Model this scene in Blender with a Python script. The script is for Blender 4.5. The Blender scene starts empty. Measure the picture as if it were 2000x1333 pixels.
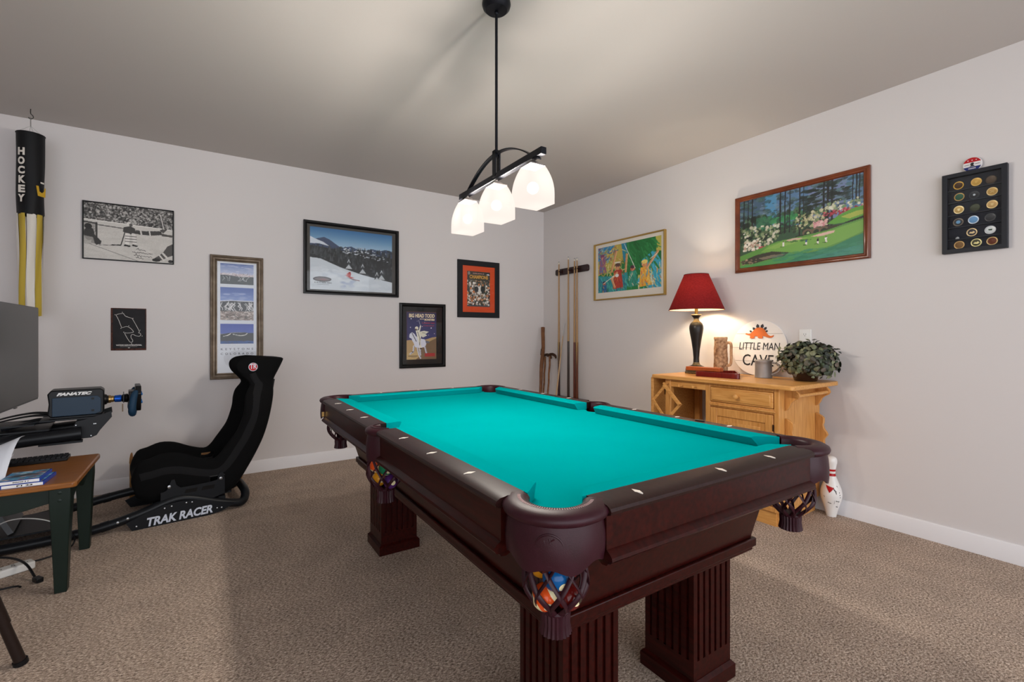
import bpy, bmesh, math, random
import numpy as np
from mathutils import Vector, Matrix
random.seed(7)
rng = np.random.default_rng(11)
PI = math.pi
SC = bpy.context.scene
COL = SC.collection
H = 1.16            # camera height
D = 4.4965          # back wall y
R = 3.4394          # right wall x
CEIL = 2.6416
PEND, TLAMP, WSTR, EXPO = 126, 26, 3.3, 0
WCOL = (.93, .97, 1.04)

# ---------------------------------------------------------------- colour / materials
def lin(c):
    return tuple((x/12.92 if x <= .04045 else ((x+.055)/1.055)**2.4) for x in c)
def hexc(h):
    h = h.lstrip('#'); return lin(tuple(int(h[i:i+2], 16)/255 for i in (0, 2, 4)))
def rgba(c):
    if isinstance(c, str): c = hexc(c)
    return (*c[:3], 1)
_m = {}
def mat(name, col='#808080', rough=.5, metal=0, var=None, scale=20, stretch=None, bump=0, bscale=60, spec=.25, coat=0, trans=0, emit=None, es=0, detail=4):
    if name in _m: return _m[name]
    m = bpy.data.materials.new(name); m.use_nodes = True; _m[name] = m
    nt = m.node_tree; n = nt.nodes; l = nt.links
    b = n['Principled BSDF']
    b.inputs['Base Color'].default_value = rgba(col)
    b.inputs['Roughness'].default_value = rough
    b.inputs['Metallic'].default_value = metal
    b.inputs['Specular IOR Level'].default_value = spec
    b.inputs['Coat Weight'].default_value = coat
    b.inputs['Coat Roughness'].default_value = .12
    b.inputs['Transmission Weight'].default_value = trans
    if emit:
        b.inputs['Emission Color'].default_value = rgba(emit); b.inputs['Emission Strength'].default_value = es
    if var or bump:
        tc = n.new('ShaderNodeTexCoord'); mp = n.new('ShaderNodeMapping')
        l.new(tc.outputs['Object'], mp.inputs['Vector'])
        if stretch: mp.inputs['Scale'].default_value = stretch
    if var:
        nz = n.new('ShaderNodeTexNoise'); nz.inputs['Scale'].default_value = scale; nz.inputs['Detail'].default_value = detail
        l.new(mp.outputs[0], nz.inputs['Vector'])
        rp = n.new('ShaderNodeValToRGB')
        rp.color_ramp.elements[0].position = .3; rp.color_ramp.elements[1].position = .7
        rp.color_ramp.elements[0].color = rgba(col); rp.color_ramp.elements[1].color = rgba(var)
        l.new(nz.outputs['Fac'], rp.inputs[0]); l.new(rp.outputs[0], b.inputs['Base Color'])
    if bump:
        nb = n.new('ShaderNodeTexNoise'); nb.inputs['Scale'].default_value = bscale; nb.inputs['Detail'].default_value = 3
        l.new(mp.outputs[0], nb.inputs['Vector'])
        bp = n.new('ShaderNodeBump'); bp.inputs['Strength'].default_value = bump; bp.inputs['Distance'].default_value = .004
        l.new(nb.outputs['Fac'], bp.inputs['Height']); l.new(bp.outputs[0], b.inputs['Normal'])
    return m
def attr_mat(name, rough=.6):
    if name in _m: return _m[name]
    m = bpy.data.materials.new(name); m.use_nodes = True; _m[name] = m
    n = m.node_tree.nodes; b = n['Principled BSDF']; b.inputs['Roughness'].default_value = rough
    a = n.new('ShaderNodeAttribute'); a.attribute_name = 'ink'
    m.node_tree.links.new(a.outputs['Color'], b.inputs['Base Color'])
    return m
def glass_mat(name, f=1.0):
    m = bpy.data.materials.new(name); m.use_nodes = True; _m[name] = m
    n = m.node_tree.nodes; l = m.node_tree.links
    n.remove(n['Principled BSDF'])
    t = n.new('ShaderNodeBsdfTransparent'); g = n.new('ShaderNodeBsdfGlossy'); g.inputs['Roughness'].default_value = .02
    fr = n.new('ShaderNodeFresnel'); fr.inputs['IOR'].default_value = 1.4
    mu = n.new('ShaderNodeMath'); mu.operation = 'MULTIPLY'; mu.inputs[1].default_value = f
    mx = n.new('ShaderNodeMixShader')
    l.new(fr.outputs[0], mu.inputs[0]); l.new(mu.outputs[0], mx.inputs[0]); l.new(t.outputs[0], mx.inputs[1]); l.new(g.outputs[0], mx.inputs[2])
    l.new(mx.outputs[0], n['Material Output'].inputs['Surface'])
    return m
def carpet_mat():
    m = bpy.data.materials.new('carpet_pile'); m.use_nodes = True
    n = m.node_tree.nodes; l = m.node_tree.links; b = n['Principled BSDF']
    b.inputs['Roughness'].default_value = .95; b.inputs['Specular IOR Level'].default_value = .1
    b.inputs['Sheen Weight'].default_value = .15
    tc = n.new('ShaderNodeTexCoord')
    mp = n.new('ShaderNodeMapping'); mp.inputs['Rotation'].default_value = (0, 0, .6); mp.inputs['Scale'].default_value = (1, 1.7, 1)
    l.new(tc.outputs['Object'], mp.inputs[0])
    a = n.new('ShaderNodeTexNoise'); a.inputs['Scale'].default_value = 88; a.inputs['Detail'].default_value = 3; a.inputs['Roughness'].default_value = .8
    l.new(mp.outputs[0], a.inputs['Vector'])
    r1 = n.new('ShaderNodeValToRGB'); e = r1.color_ramp.elements
    e[0].position = .33; e[0].color = rgba('#4c3b2f'); e[1].position = .68; e[1].color = rgba('#fff2e4')
    x = e.new(.43); x.color = rgba('#98806c'); x = e.new(.56); x.color = rgba('#d3bba7')
    l.new(a.outputs['Fac'], r1.inputs[0])
    c = n.new('ShaderNodeTexNoise'); c.inputs['Scale'].default_value = 5; c.inputs['Detail'].default_value = 3
    l.new(tc.outputs['Object'], c.inputs['Vector'])
    r2 = n.new('ShaderNodeMapRange'); r2.inputs[1].default_value = .3; r2.inputs[2].default_value = .7; r2.inputs[3].default_value = .86; r2.inputs[4].default_value = 1.08
    l.new(c.outputs['Fac'], r2.inputs[0])
    mx = n.new('ShaderNodeVectorMath'); mx.operation = 'SCALE'
    l.new(r1.outputs[0], mx.inputs[0]); l.new(r2.outputs[0], mx.inputs['Scale']); l.new(mx.outputs[0], b.inputs['Base Color'])
    bp = n.new('ShaderNodeBump'); bp.inputs['Strength'].default_value = .9; bp.inputs['Distance'].default_value = .014
    l.new(a.outputs['Fac'], bp.inputs['Height']); l.new(bp.outputs[0], b.inputs['Normal'])
    return m

MW = mat('wall_paint', '#d5d0cf', .85, bump=.04, bscale=160, spec=.2)
MC = mat('ceiling_paint', '#c0bab6', .9, bump=.05, bscale=120, spec=.1)
MB_ = mat('white_trim_paint', '#e4e2e4', .45)
M_mahog = mat('dark_mahogany_wood', '#1f0604', .3, var='#370d09', scale=9, stretch=(9, 1, 9), coat=.03, spec=.16)
M_rail = mat('mahogany_rail_top', '#1c0a07', .4, var='#2b1210', scale=14, stretch=(14, 1.2, 14), coat=.03, spec=.25)
M_leather = mat('burgundy_leather', '#2b0a13', .42, spec=.28, var='#320e19', scale=30, bump=.08, bscale=500)
M_felt = mat('teal_billiard_cloth', '#009b9d', 1.0, var='#009698', scale=3, bump=.03, bscale=900, spec=.0)
M_ivory = mat('ivory_inlay', '#efe6da', .35)
M_black = mat('matte_black_paint', '#0d0d0f', .45)
M_blackp = mat('black_plastic', '#121214', .35)
M_steel = mat('satin_steel', '#b9bbbd', .3, metal=1)
M_bronze = mat('oil_rubbed_bronze', '#15161c', .42, metal=.35)
M_pine = mat('honey_pine_wood', '#c08543', .42, var='#dba35e', scale=6, stretch=(14, 1.3, 14), coat=.15)
M_pined = mat('honey_pine_upright_grain', '#bd8141', .42, var='#d89e5a', scale=6, stretch=(14, 14, 1.3), coat=.15)
M_white = mat('white_plastic', '#e6e5e3', .35)
M_dark = mat('dark_gap', '#0a0706', .8)
M_cloth_blk = mat('black_seat_fabric', '#070708', .9, bump=.15, bscale=900, spec=.15)

# ---------------------------------------------------------------- mesh builder
class MB:
    def __init__(s): s.v = []; s.f = []; s.m = []; s.sm = []; s.ink = {}
    def add(s, vs, fs, mi=0, T=None, smooth=False):
        o = len(s.v)
        s.v += [tuple(T @ Vector(p)) if T else tuple(p) for p in vs]
        s.f += [tuple(i+o for i in f) for f in fs]; s.m += [mi]*len(fs); s.sm += [smooth]*len(fs)
        return s
    def box(s, x0, x1, y0, y1, z0, z1, mi=0, T=None):
        vs = [(x0,y0,z0),(x1,y0,z0),(x1,y1,z0),(x0,y1,z0),(x0,y0,z1),(x1,y0,z1),(x1,y1,z1),(x0,y1,z1)]
        return s.add(vs, [(0,3,2,1),(4,5,6,7),(0,1,5,4),(1,2,6,5),(2,3,7,6),(3,0,4,7)], mi, T)
    def frustum(s, hx0, hy0, z0, hx1, hy1, z1, mi=0, T=None):
        vs = [(-hx0,-hy0,z0),(hx0,-hy0,z0),(hx0,hy0,z0),(-hx0,hy0,z0),(-hx1,-hy1,z1),(hx1,-hy1,z1),(hx1,hy1,z1),(-hx1,hy1,z1)]
        return s.add(vs, [(0,3,2,1),(4,5,6,7),(0,1,5,4),(1,2,6,5),(2,3,7,6),(3,0,4,7)], mi, T)
    def prism(s, poly, a0, a1, axis='z', mi=0, T=None, smooth=False):
        n = len(poly)
        def P(p, a):
            return (p[0], p[1], a) if axis == 'z' else ((p[0], a, p[1]) if axis == 'y' else (a, p[0], p[1]))
        vs = [P(p, a0) for p in poly]+[P(p, a1) for p in poly]
        fs = [tuple(range(n))[::-1], tuple(range(n, 2*n))]
        s.add(vs, fs, mi, T)
        o = len(s.v)-2*n
        for i in range(n):
            j = (i+1) % n; s.f.append((o+i, o+j, o+n+j, o+n+i)); s.m.append(mi); s.sm.append(smooth)
        return s
    def lathe(s, prof, n=32, mi=0, T=None, a0=0, a1=2*PI, cap=True, mis=None):
        full = abs(a1-a0-2*PI) < 1e-6; k = n if full else n+1
        vs = []
        for r, z in prof:
            for i in range(k):
                a = a0+(a1-a0)*i/n; vs.append((r*math.cos(a), r*math.sin(a), z))
        o = len(s.v); s.v += [tuple(T @ Vector(p)) if T else p for p in vs]
        for j in range(len(prof)-1):
            for i in range(n):
                i2 = (i+1) % k if full else i+1
                s.f.append((o+j*k+i, o+j*k+i2, o+(j+1)*k+i2, o+(j+1)*k+i)); s.m.append(mis[j] if mis else mi); s.sm.append(True)
        if cap and full:
            if prof[0][0] > 1e-5: s.f.append(tuple(o+i for i in range(k))[::-1]); s.m.append(mis[0] if mis else mi); s.sm.append(False)
            if prof[-1][0] > 1e-5: s.f.append(tuple(o+(len(prof)-1)*k+i for i in range(k))); s.m.append(mis[-1] if mis else mi); s.sm.append(False)
        return s
    def loft(s, rings, closed=True, caps=True, mi=0, T=None, smooth=True):
        k = len(rings[0]); o = len(s.v)
        for rg in rings: s.v += [tuple(T @ Vector(p)) if T else tuple(p) for p in rg]
        for j in range(len(rings)-1):
            for i in range(k if closed else k-1):
                i2 = (i+1) % k
                s.f.append((o+j*k+i, o+j*k+i2, o+(j+1)*k+i2, o+(j+1)*k+i)); s.m.append(mi); s.sm.append(smooth)
        if caps and closed:
            s.f.append(tuple(o+i for i in range(k))[::-1]); s.m.append(mi); s.sm.append(False)
            s.f.append(tuple(o+(len(rings)-1)*k+i for i in range(k))); s.m.append(mi); s.sm.append(False)
        return s
    def tube(s, pts, r, n=12, mi=0, T=None, closed=False, smoothn=0, flat=1.0):
        pts = [Vector(p) for p in pts]
        if smoothn: pts = catmull(pts, smoothn, closed)
        rs = r if isinstance(r, (list, tuple)) else None
        rings = []; N = len(pts); prev = None
        for i, p in enumerate(pts):
            if closed: t = pts[(i+1) % N]-pts[i-1]
            else: t = pts[min(i+1, N-1)]-pts[max(i-1, 0)]
            t.normalize()
            if prev is None:
                u = t.cross(Vector((0, 0, 1)))
                if u.length < .05: u = t.cross(Vector((0, 1, 0)))
            else:
                u = prev-t*prev.dot(t)
            u.normalize(); w = t.cross(u); prev = u
            if rs: f = i/(N-1)*(len(rs)-1); a = int(min(f, len(rs)-2)); rr = rs[a]+(rs[a+1]-rs[a])*(f-a)
            else: rr = r
            rings.append([p+u*rr*math.cos(2*PI*q/n)+w*rr*flat*math.sin(2*PI*q/n) for q in range(n)])
        if closed: rings.append(rings[0])
        return s.loft(rings, True, not closed, mi, T)
    def ball(s, c, r, n=16, mi=0, T=None, sc=(1, 1, 1)):
        m = n//2; prof = [(r*math.sin(PI*j/m), -r*math.cos(PI*j/m)) for j in range(m+1)]
        M = Matrix.Translation(c) @ Matrix.Diagonal((*sc, 1))
        return s.lathe(prof, n, mi, (T @ M) if T else M, cap=False)
    def text(s, body, size, T, mi=0, ext=.0006, align='CENTER', shear=0, bold=0, width=None, sx=1.0):
        c = bpy.data.curves.new('t', 'FONT'); c.body = body; c.size = size; c.align_x = align; c.align_y = 'CENTER'
        c.extrude = ext; c.shear = shear; c.offset = bold; c.resolution_u = 3
        o = bpy.data.objects.new('t', c); COL.objects.link(o)
        dg = bpy.context.evaluated_depsgraph_get(); me = bpy.data.meshes.new_from_object(o.evaluated_get(dg))
        vs = [v.co.copy() for v in me.vertices]; fs = [tuple(p.vertices) for p in me.polygons]
        bpy.data.objects.remove(o); bpy.data.curves.remove(c); bpy.data.meshes.remove(me)
        if width and vs:
            w = max(v.x for v in vs)-min(v.x for v in vs); k = width/max(w, 1e-6)
            for v in vs: v.x *= k
        else:
            for v in vs: v.x *= sx
        if callable(T): vs = [T(v) for v in vs]; T = None
        return s.add(vs, fs, mi, T)
    def build(s, name, mats, parent=None, bevel=0, seg=2, sharp=35, T=None, sub=0):
        me = bpy.data.meshes.new(name)
        me.from_pydata([tuple(T @ Vector(p)) for p in s.v] if T else s.v, [], s.f)
        for m in (mats if isinstance(mats, (list, tuple)) else [mats]): me.materials.append(m)
        me.polygons.foreach_set('material_index', s.m); me.polygons.foreach_set('use_smooth', [bool(x) or bevel > 0 for x in s.sm])
        bm = bmesh.new(); bm.from_mesh(me); bmesh.ops.recalc_face_normals(bm, faces=bm.faces); bm.to_mesh(me); bm.free()
        me.set_sharp_from_angle(angle=math.radians(sharp)); me.update()
        o = bpy.data.objects.new(name, me); COL.objects.link(o)
        if parent: o.parent = parent
        if bevel:
            b = o.modifiers.new('bevel', 'BEVEL'); b.width = bevel; b.segments = seg; b.limit_method = 'ANGLE'; b.angle_limit = math.radians(40); b.harden_normals = False
        if sub:
            b = o.modifiers.new('sub', 'SUBSURF'); b.levels = b.render_levels = sub
        return o
def catmull(pts, k, closed=False):
    out = []; N = len(pts)
    for i in range(N if closed else N-1):
        if closed: a, b, c, d = pts[i-1], pts[i], pts[(i+1) % N], pts[(i+2) % N]
        else: a, b, c, d = pts[max(i-1, 0)], pts[i], pts[i+1], pts[min(i+2, N-1)]
        for q in range(k):
            t = q/k
            out.append(.5*((2*b)+(-a+c)*t+(2*a-5*b+4*c-d)*t*t+(-a+3*b-3*c+d)*t**3))
    if not closed: out.append(pts[-1])
    return out
def thing(name, label, cat, loc=(0, 0, 0), rz=0, group=None):
    o = bpy.data.objects.new(name, None); COL.objects.link(o); o.empty_display_size = .1
    o.location = loc; o.rotation_euler = (0, 0, rz); return tag(o, label, cat, group)
def tag(o, label, cat, group=None):
    o['label'] = label; o['category'] = cat
    if group: o['group'] = group
    return o
def struct(o): o['kind'] = 'structure'; return o
def Tm(x=0, y=0, z=0, rx=0, ry=0, rz=0):
    return Matrix.Translation((x, y, z)) @ Matrix.Rotation(rz, 4, 'Z') @ Matrix.Rotation(ry, 4, 'Y') @ Matrix.Rotation(rx, 4, 'X')
def on_back(name, label, cat, x, z, group=None): return thing(name, label, cat, (x, D, z), 0, group)
def on_right(name, label, cat, y, z, group=None): return thing(name, label, cat, (R, y, z), -PI/2, group)
TX = Tm(rx=PI/2)    # lays text (xy) upright in the xz plane, facing -y

# ---------------------------------------------------------------- room
MB().box(-3.3, R+.12, -2.6, D+.12, -.12, 0).build('floor', carpet_mat())
struct(bpy.data.objects['floor'])
struct(MB().box(-3.3, R+.12, -2.6, D+.12, CEIL, CEIL+.12).build('ceiling', MC))
struct(MB().box(-3.3, R+.12, D, D+.12, 0, CEIL).build('wall_back', MW))
struct(MB().box(R, R+.12, -2.6, D, 0, CEIL).build('wall_right', MW))
struct(MB().box(-3.42, -3.3, -2.6, D+.12, -.12, CEIL+.12).build('wall_left', MW))
BBP = [(0, 0), (-.014, 0), (-.014, .094), (-.009, .1012), (0, .1012)]
struct(MB().prism([(p[0]+D, p[1]) for p in BBP], -3.3, R-.0145, 'x').build('baseboard_back', MB_))
b = MB().prism([(p[0]+R, p[1]) for p in BBP], -2.6, D, 'y'); struct(b.build('baseboard_right', MB_))
# ---------------------------------------------------------------- pool table
TC = (1.1443, 1.7732); TH = -.0106867
pt = thing('pool_table', 'mahogany pool table with teal cloth and leather drop pockets standing on the carpet', 'pool table', (*TC, 0), TH)
Z = .8084; BED = .772; NX, NY = .462, .955; WX, WY = .53, 1.012; OX, OY = .598, 1.08; SP = .2408
# cabinet
b = MB()
def octo(hx, hy, c, z): return [(-hx+c, -hy, z), (hx-c, -hy, z), (hx, -hy+c, z), (hx, hy-c, z), (hx-c, hy, z), (-hx+c, hy, z), (-hx, hy-c, z), (-hx, -hy+c, z)]
b.loft([octo(.418, .895, .004, .475), octo(.455, .930, .045, .585), octo(.487, .965, .085, .690)], smooth=False)
b.box(-.43, .43, -.906, .906, .447, .476); b.box(-.422, .422, -.898, .898, .433, .447); b.box(-.41, .41, -.886, .886, .424, .433)
b.build('cabinet', M_mahog, pt, bevel=.004)
b = MB().box(-.575, .575, -1.045, 1.045, .690, .700)
b.build('underframe', M_mahog, pt)
# legs with flutes
def leg_outline(h, n=6, gw=.011, gd=.008):
    pts = []; step = 2*h/(n+.6)
    for k in range(4):
        a = k*PI/2; ca, sa = math.cos(a), math.sin(a); side = [(-h, -h)]
        for i in range(n):
            c = -h+step*(i+.8)
            side += [(c-gw/2, -h), (c-gw/2, -h+gd), (c+gw/2, -h+gd), (c+gw/2, -h)]
        pts += [(x*ca-y*sa, x*sa+y*ca) for x, y in side]
    return pts
LO = leg_outline(.0985)
for sx in (-1, 1):
    for sy in (-1, 1):
        T = Tm(sx*.2661, sy*.7526, 0); b = MB()
        b.box(-.0985, .0985, -.0985, .0985, .05, .115, T=T); b.box(-.0985, .0985, -.0985, .0985, .395, .43, T=T)
        b.prism(LO, .115, .395, T=T)
        b.box(-.1105, .1105, -.1105, .1105, 0.001, .045, T=T); b.frustum(.1105, .1105, .045, .1, .1, .056, T=T)
        b.build('leg', M_mahog, pt)
# playing surface with six pocket cut-outs
PC = [(sx*(NX+.042), sy*(NY+.042)) for sx, sy in ((-1, -1), (1, -1), (1, 1), (-1, 1))]
def arc(cx, cy, r, a0, a1, n=10): return [(cx+r*math.cos(a0+(a1-a0)*i/n), cy+r*math.sin(a0+(a1-a0)*i/n)) for i in range(n+1)]
d = math.radians; SPX = .545
def corner(i, start): return arc(PC[i][0], PC[i][1], .052, start, start-PI, 12)
poly = corner(0, d(135)) + corner(1, d(225)) + arc(SPX, 0, .05, d(240), d(120), 8) + corner(2, d(315)) + corner(3, d(45)) + arc(-SPX, 0, .05, d(60), d(-60), 8)
MB().prism(poly, .742, BED).build('playing_surface', M_felt, pt)
# rails, cushions, aprons. cross sections given as (outward, z)
def rail_section(o): # o: outward coordinate of the cushion / wood line
    W = OX-WX
    return [(o, .79), (o, Z), (o+W-.022, Z), (o+W-.016, Z-.0015), (o+W-.004, Z-.003), (o+W+.005, Z-.008), (o+W+.008, Z-.014), (o+W+.006, Z-.021), (o+W-.004, Z-.025), (o+W-.010, Z-.0265), (o+W-.022, Z-.0265), (o+W-.022, .775), (o, .775)]
def apron_section(o):
    W = OX-WX
    return [(o+.02, .785), (o+W-.006, .785), (o+W-.006, .712), (o+W+.004, .706), (o+W+.010, .700), (o+W+.011, .693), (o+W+.006, .687), (o+W-.002, .684), (o+W-.006, .679), (o+W-.02, .677), (o+.02, .690)]
def cush_section(nose, wood): return [(wood, Z), (nose+.012, Z-.0005), (nose+.003, Z-.002), (nose, Z-.006), (nose+.003, Z-.011), (nose+.018, BED+.001), (wood, BED+.001)]
def run(sec, fr, to, sgn, along, endcut=None):
    rings = []
    for k, a in enumerate((fr, to)):
        rg = []
        for o, z in sec:
            aa = a+(endcut[k](o) if endcut else 0)
            rg.append((sgn*o, aa, z) if along == 'y' else (aa, sgn*o, z))
        rings.append(rg)
    return rings
def sights(parent, pts):
    for x, y, rot in pts:
        b = MB().prism([(0, -.017), (.0075, 0), (0, .017), (-.0075, 0)], Z-.002, Z+.0006, T=Tm(x, y, 0, rz=rot))
        b.build('sight', M_ivory, parent)
SO = .5658
for sx in (-1, 1):
    for sy in (-1, 1):
        lo, hi = (.058, .918) if sy > 0 else (-.918, -.058)
        r = MB().loft(run(rail_section(WX), lo, hi, sx, 'y'), smooth=False).build('rail', M_rail, pt, sharp=30)
        sights(r, [(sx*SO, sy*k*SP, PI/2) for k in (1, 2, 3)])
        if sx > 0 and sy < 0:
            MB().prism([(.022*math.cos(t)*.45, .022*math.sin(t)) for t in np.linspace(0, 2*PI, 17)[:-1]], Z-.001, Z+.004, T=Tm(.563, -.594, 0)).build('dark_oval', M_blackp, r)  # small dark oval raised on the rail top
        MB().loft(run(apron_section(WX), lo, hi, sx, 'y'), smooth=False).build('apron', M_mahog, pt, sharp=30)
        c1 = (lambda o: (WX-o)*.25) if sy > 0 else (lambda o: (WX-o)*.9)
        c2 = (lambda o: -(WX-o)*.9) if sy > 0 else (lambda o: -(WX-o)*.25)
        MB().loft(run(cush_section(NX, WX), lo+(-.004 if sy > 0 else -.012), hi+(.012 if sy > 0 else .004), sx, 'y', (c1, c2)), smooth=False).build('cushion', M_felt, pt, sharp=30)
for sy in (-1, 1):
    r = MB().loft(run(rail_section(WY), -.43, .43, sy, 'x'), smooth=False).build('rail', M_rail, pt, sharp=30)
    sights(r, [(x, sy*1.0533, 0) for x in ((-.315, 0, .237) if sy < 0 else (-SP, 0, SP))])
    MB().loft(run(apron_section(WY), -.43, .43, sy, 'x'), smooth=False).build('apron', M_mahog, pt, sharp=30)
    MB().loft(run(cush_section(NY, WY), -.442, .442, sy, 'x', (lambda o: (WY-o)*.9, lambda o: -(WY-o)*.9)), smooth=False).build('cushion', M_felt, pt, sharp=30)
M_stitch = mat('pale_stitching', '#c9a9a4', .7)
# pockets
def pocket(kind, sx, sy):
    if kind == 'corner': c = (sx*.493, sy*.983); mid = math.atan2(sy, sx); span = d(97); ro = .113; ri = .060; nc = (sx*.494, sy*.984)
    else: c = (sx*.545, 0); mid = 0 if sx > 0 else PI; span = d(78); ro = .083; ri = .050; nc = (sx*.550, 0)
    p = MB(); n = 28
    prof = [(ri, Z-.05), (ri-.002, Z-.008), (ri+.003, Z-.001), (ri+.012, Z+.0025), (ro-.03, Z+.0025), (ro-.014, Z-.0005), (ro-.003, Z-.007), (ro, Z-.015), (ro-.003, Z-.023), (ro-.010, Z-.027), (ro-.02, Z-.03), (ri+.01, Z-.05)]
    rings = []
    for i in range(n+1):
        a = mid-span+2*span*i/n; e = 1.0
        if kind == 'corner':
            q = (a-mid); e = 1+.05*(abs(q)/span)**2
        rings.append([(c[0]+r*(e if r > ri+.02 else 1)*math.cos(a), c[1]+r*(e if r > ri+.02 else 1)*math.sin(a), z) for r, z in prof])
    p.loft(rings)
    pk = p.build('pocket', M_leather, pt, sharp=50)
    st = MB()
    for i in range(46):
        a = mid-span*.86+2*span*.86*i/45; r0 = ri+.016; r1 = r0+.007
        st.tube([(c[0]+r0*math.cos(a), c[1]+r0*math.sin(a), Z+.0028), (c[0]+r1*math.cos(a), c[1]+r1*math.sin(a), Z+.0028)], .0009, 5)
    if kind == 'corner' and sx < 0 and sy < 0: st.build('stitching', M_stitch, pk)
    # shield with scalloped lower edge
    s = MB(); outer = []; m = 40; sp = span*(.86 if kind == 'corner' else .95)
    rs = ro-.006; grid = []
    for i in range(m+1):
        t = -1+2*i/m; a = mid+sp*t; at = abs(t)
        zb = .700+.008*math.cos(at*PI*3) - .008*math.exp(-(at/.35)**2) + (.030*max(0, (at-.86)/.14)**2)
        if kind != 'corner': zb = .695-.012*math.exp(-(at/.5)**2)
        col = []
        for k in range(7):
            f = k/6; z = (Z-.026)+(zb-(Z-.026))*f; r = rs-.004+.006*math.sin(f*PI*.8) 
            col.append((c[0]+r*math.cos(a), c[1]+r*math.sin(a), z))
        for k in range(6, -1, -1):
            f = k/6; z = (Z-.026)+(zb-(Z-.026))*f; r = rs-.009+.006*math.sin(f*PI*.8)
            col.append((c[0]+r*math.cos(a), c[1]+r*math.sin(a), z))
        grid.append(col)
    s.loft(grid)
    sh = s.build('shield', M_leather, pk, sharp=50)
    if kind == 'corner':
        e = MB(); T0 = Matrix.Translation((c[0], c[1], 0)) @ Matrix.Rotation(mid, 4, 'Z')
        def onS(u, z): return (Vector(((rs-.001)*math.cos(u), (rs-.001)*math.sin(u), z)))
        circ = [onS(.27*math.cos(t), .742+.028*math.sin(t)) for t in np.linspace(0, 2*PI, 24, endpoint=False)]
        e.tube(circ, .0022, 6, closed=True, T=T0)
        for pts in ([(-.13, .728), (-.02, .752), (.1, .762)], [(-.1, .758), (0, .735), (.14, .726)], [(0, .722), (.03, .745), (0, .762)], [(-.33, .712), (0, .708), (.33, .712)]):
            e.tube([onS(*q) for q in pts], .0018, 6, T=T0, smoothn=5)
        e.build('embossed_crest', M_leather, sh)
    # woven leather net
    w = MB(); zt, zbm = .702, .568
    def bag(t, a):
        r = (.060+.010*math.sin(t*PI*.9))*(1-.55*max(0, (t-.55)/.45)**1.6)
        return (nc[0]+r*math.cos(a), nc[1]+r*math.sin(a), zt+(zbm-zt)*t)
    ns = 9
    for i in range(ns):
        for sg in (-1, 1):
            a0 = 2*PI*i/ns
            w.tube([bag(t, a0+sg*t*1.25) for t in np.linspace(0, 1, 15)], .0056, 8, flat=.4)
    w.tube([bag(.01, a) for a in np.linspace(0, 2*PI, 32, endpoint=False)], .004, 6, closed=True)
    w.tube([bag(1, a) for a in np.linspace(0, 2*PI, 24, endpoint=False)], .005, 6, closed=True)
    w.build('net', M_leather, pk)
    f = MB(); k = 22; rg = []
    for z, r in ((.573, .028), (.562, .030), (.542, .029), (.520, .033)):
        rg.append([(nc[0]+(r+(.003 if i % 2 else 0))*math.cos(PI*i/k), nc[1]+(r+(.003 if i % 2 else 0))*math.sin(PI*i/k), z) for i in range(2*k)])
    f.loft(rg, smooth=False); f.build('fringe', M_leather, pk)
    return nc
ncs = {}
for sx in (-1, 1):
    for sy in (-1, 1): ncs[(sx, sy)] = pocket('corner', sx, sy)
    ncs[(sx, 0)] = pocket('side', sx, 0)
bracket = mat('brass_bracket', '#c39a5c', .35, metal=.9)
for (sx, sy) in ((-1, 1), (1, -1)):
    MB().box(-.006, .006, -.004, .004, .715, .74, T=Tm(sx*.601, sy*.925, 0)).build('bracket', bracket, pt)
# billiard balls lying in the nets
def world(x, y, z): return (TC[0]+x*math.cos(TH)-y*math.sin(TH), TC[1]+x*math.sin(TH)+y*math.cos(TH), z)
M_cream = mat('cream_ball_resin', '#e9dcae', .12)
cols = {'blue': '#0f4f86', 'orange': '#e0541f', 'yellow': '#e39a1c', 'red': '#9c1512', 'green': '#0c6a45', 'maroon': '#5f1512', 'purple': '#4a2362'}
def billiard(c, name, stripe, pos, label, rot):
    m = mat('ball_'+name, cols[name], .12)
    b = MB(); k = 20
    prof = [(.0286*math.sin(PI*j/k), -.0286*math.cos(PI*j/k)) for j in range(k+1)]
    mis = [0 if (not stripe or 6 <= j < 14) else 1 for j in range(k)]
    b.lathe(prof, 24, mis=mis, cap=False)
    for s_ in (-1, 1): b.lathe([(0, .0289), (.009, .0274)], 16, mi=1, T=Tm(rx=s_*PI/2), cap=False)
    o = b.build('billiard_ball', [m, M_cream]); o.location = pos; o.rotation_euler = rot
    tag(o, label, 'billiard ball', 'billiard balls in the leather pocket nets')
n0 = ncs[(-1, -1)]; a0 = math.atan2(-1, -1)
def ring(nc, r, a, z): return world(nc[0]+r*math.cos(a), nc[1]+r*math.sin(a), z)
BL = [('yellow', 0, a0-1.2, .676, 'plain yellow ball high on the left side of the near corner pocket net'),
      ('blue', 0, a0-.05+2*PI, .676+.004, 'plain blue ball in the middle of the near corner pocket net, under the shield'),
      ('red', 1, a0+1.3, .676, 'red striped ball high on the right side of the near corner pocket net'),
      ('orange', 1, a0-.42, .622, 'orange striped ball low in the near corner pocket net, showing cream'),
      ('maroon', 0, a0+1.25, .622, 'plain maroon ball low on the right in the near corner pocket net')]
pos_ = [ring(n0, .034, a0-1.95, .654), ring(n0, .036, a0+.14, .654), ring(n0, .034, a0+2.2, .657), ring(n0, .029, a0-.75, .6015), ring(n0, .030, a0+1.30, .601)]
for (c, st_, _, _, lab), p_, r_ in zip(BL, pos_, [(0, 0, 0), (.4, .2, 0), (1.2, .3, .5), (.5, .9, 0), (0, 0, 0)]):
    billiard(c, c, st_, p_, lab, r_)
n1 = ncs[(-1, 0)]
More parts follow.
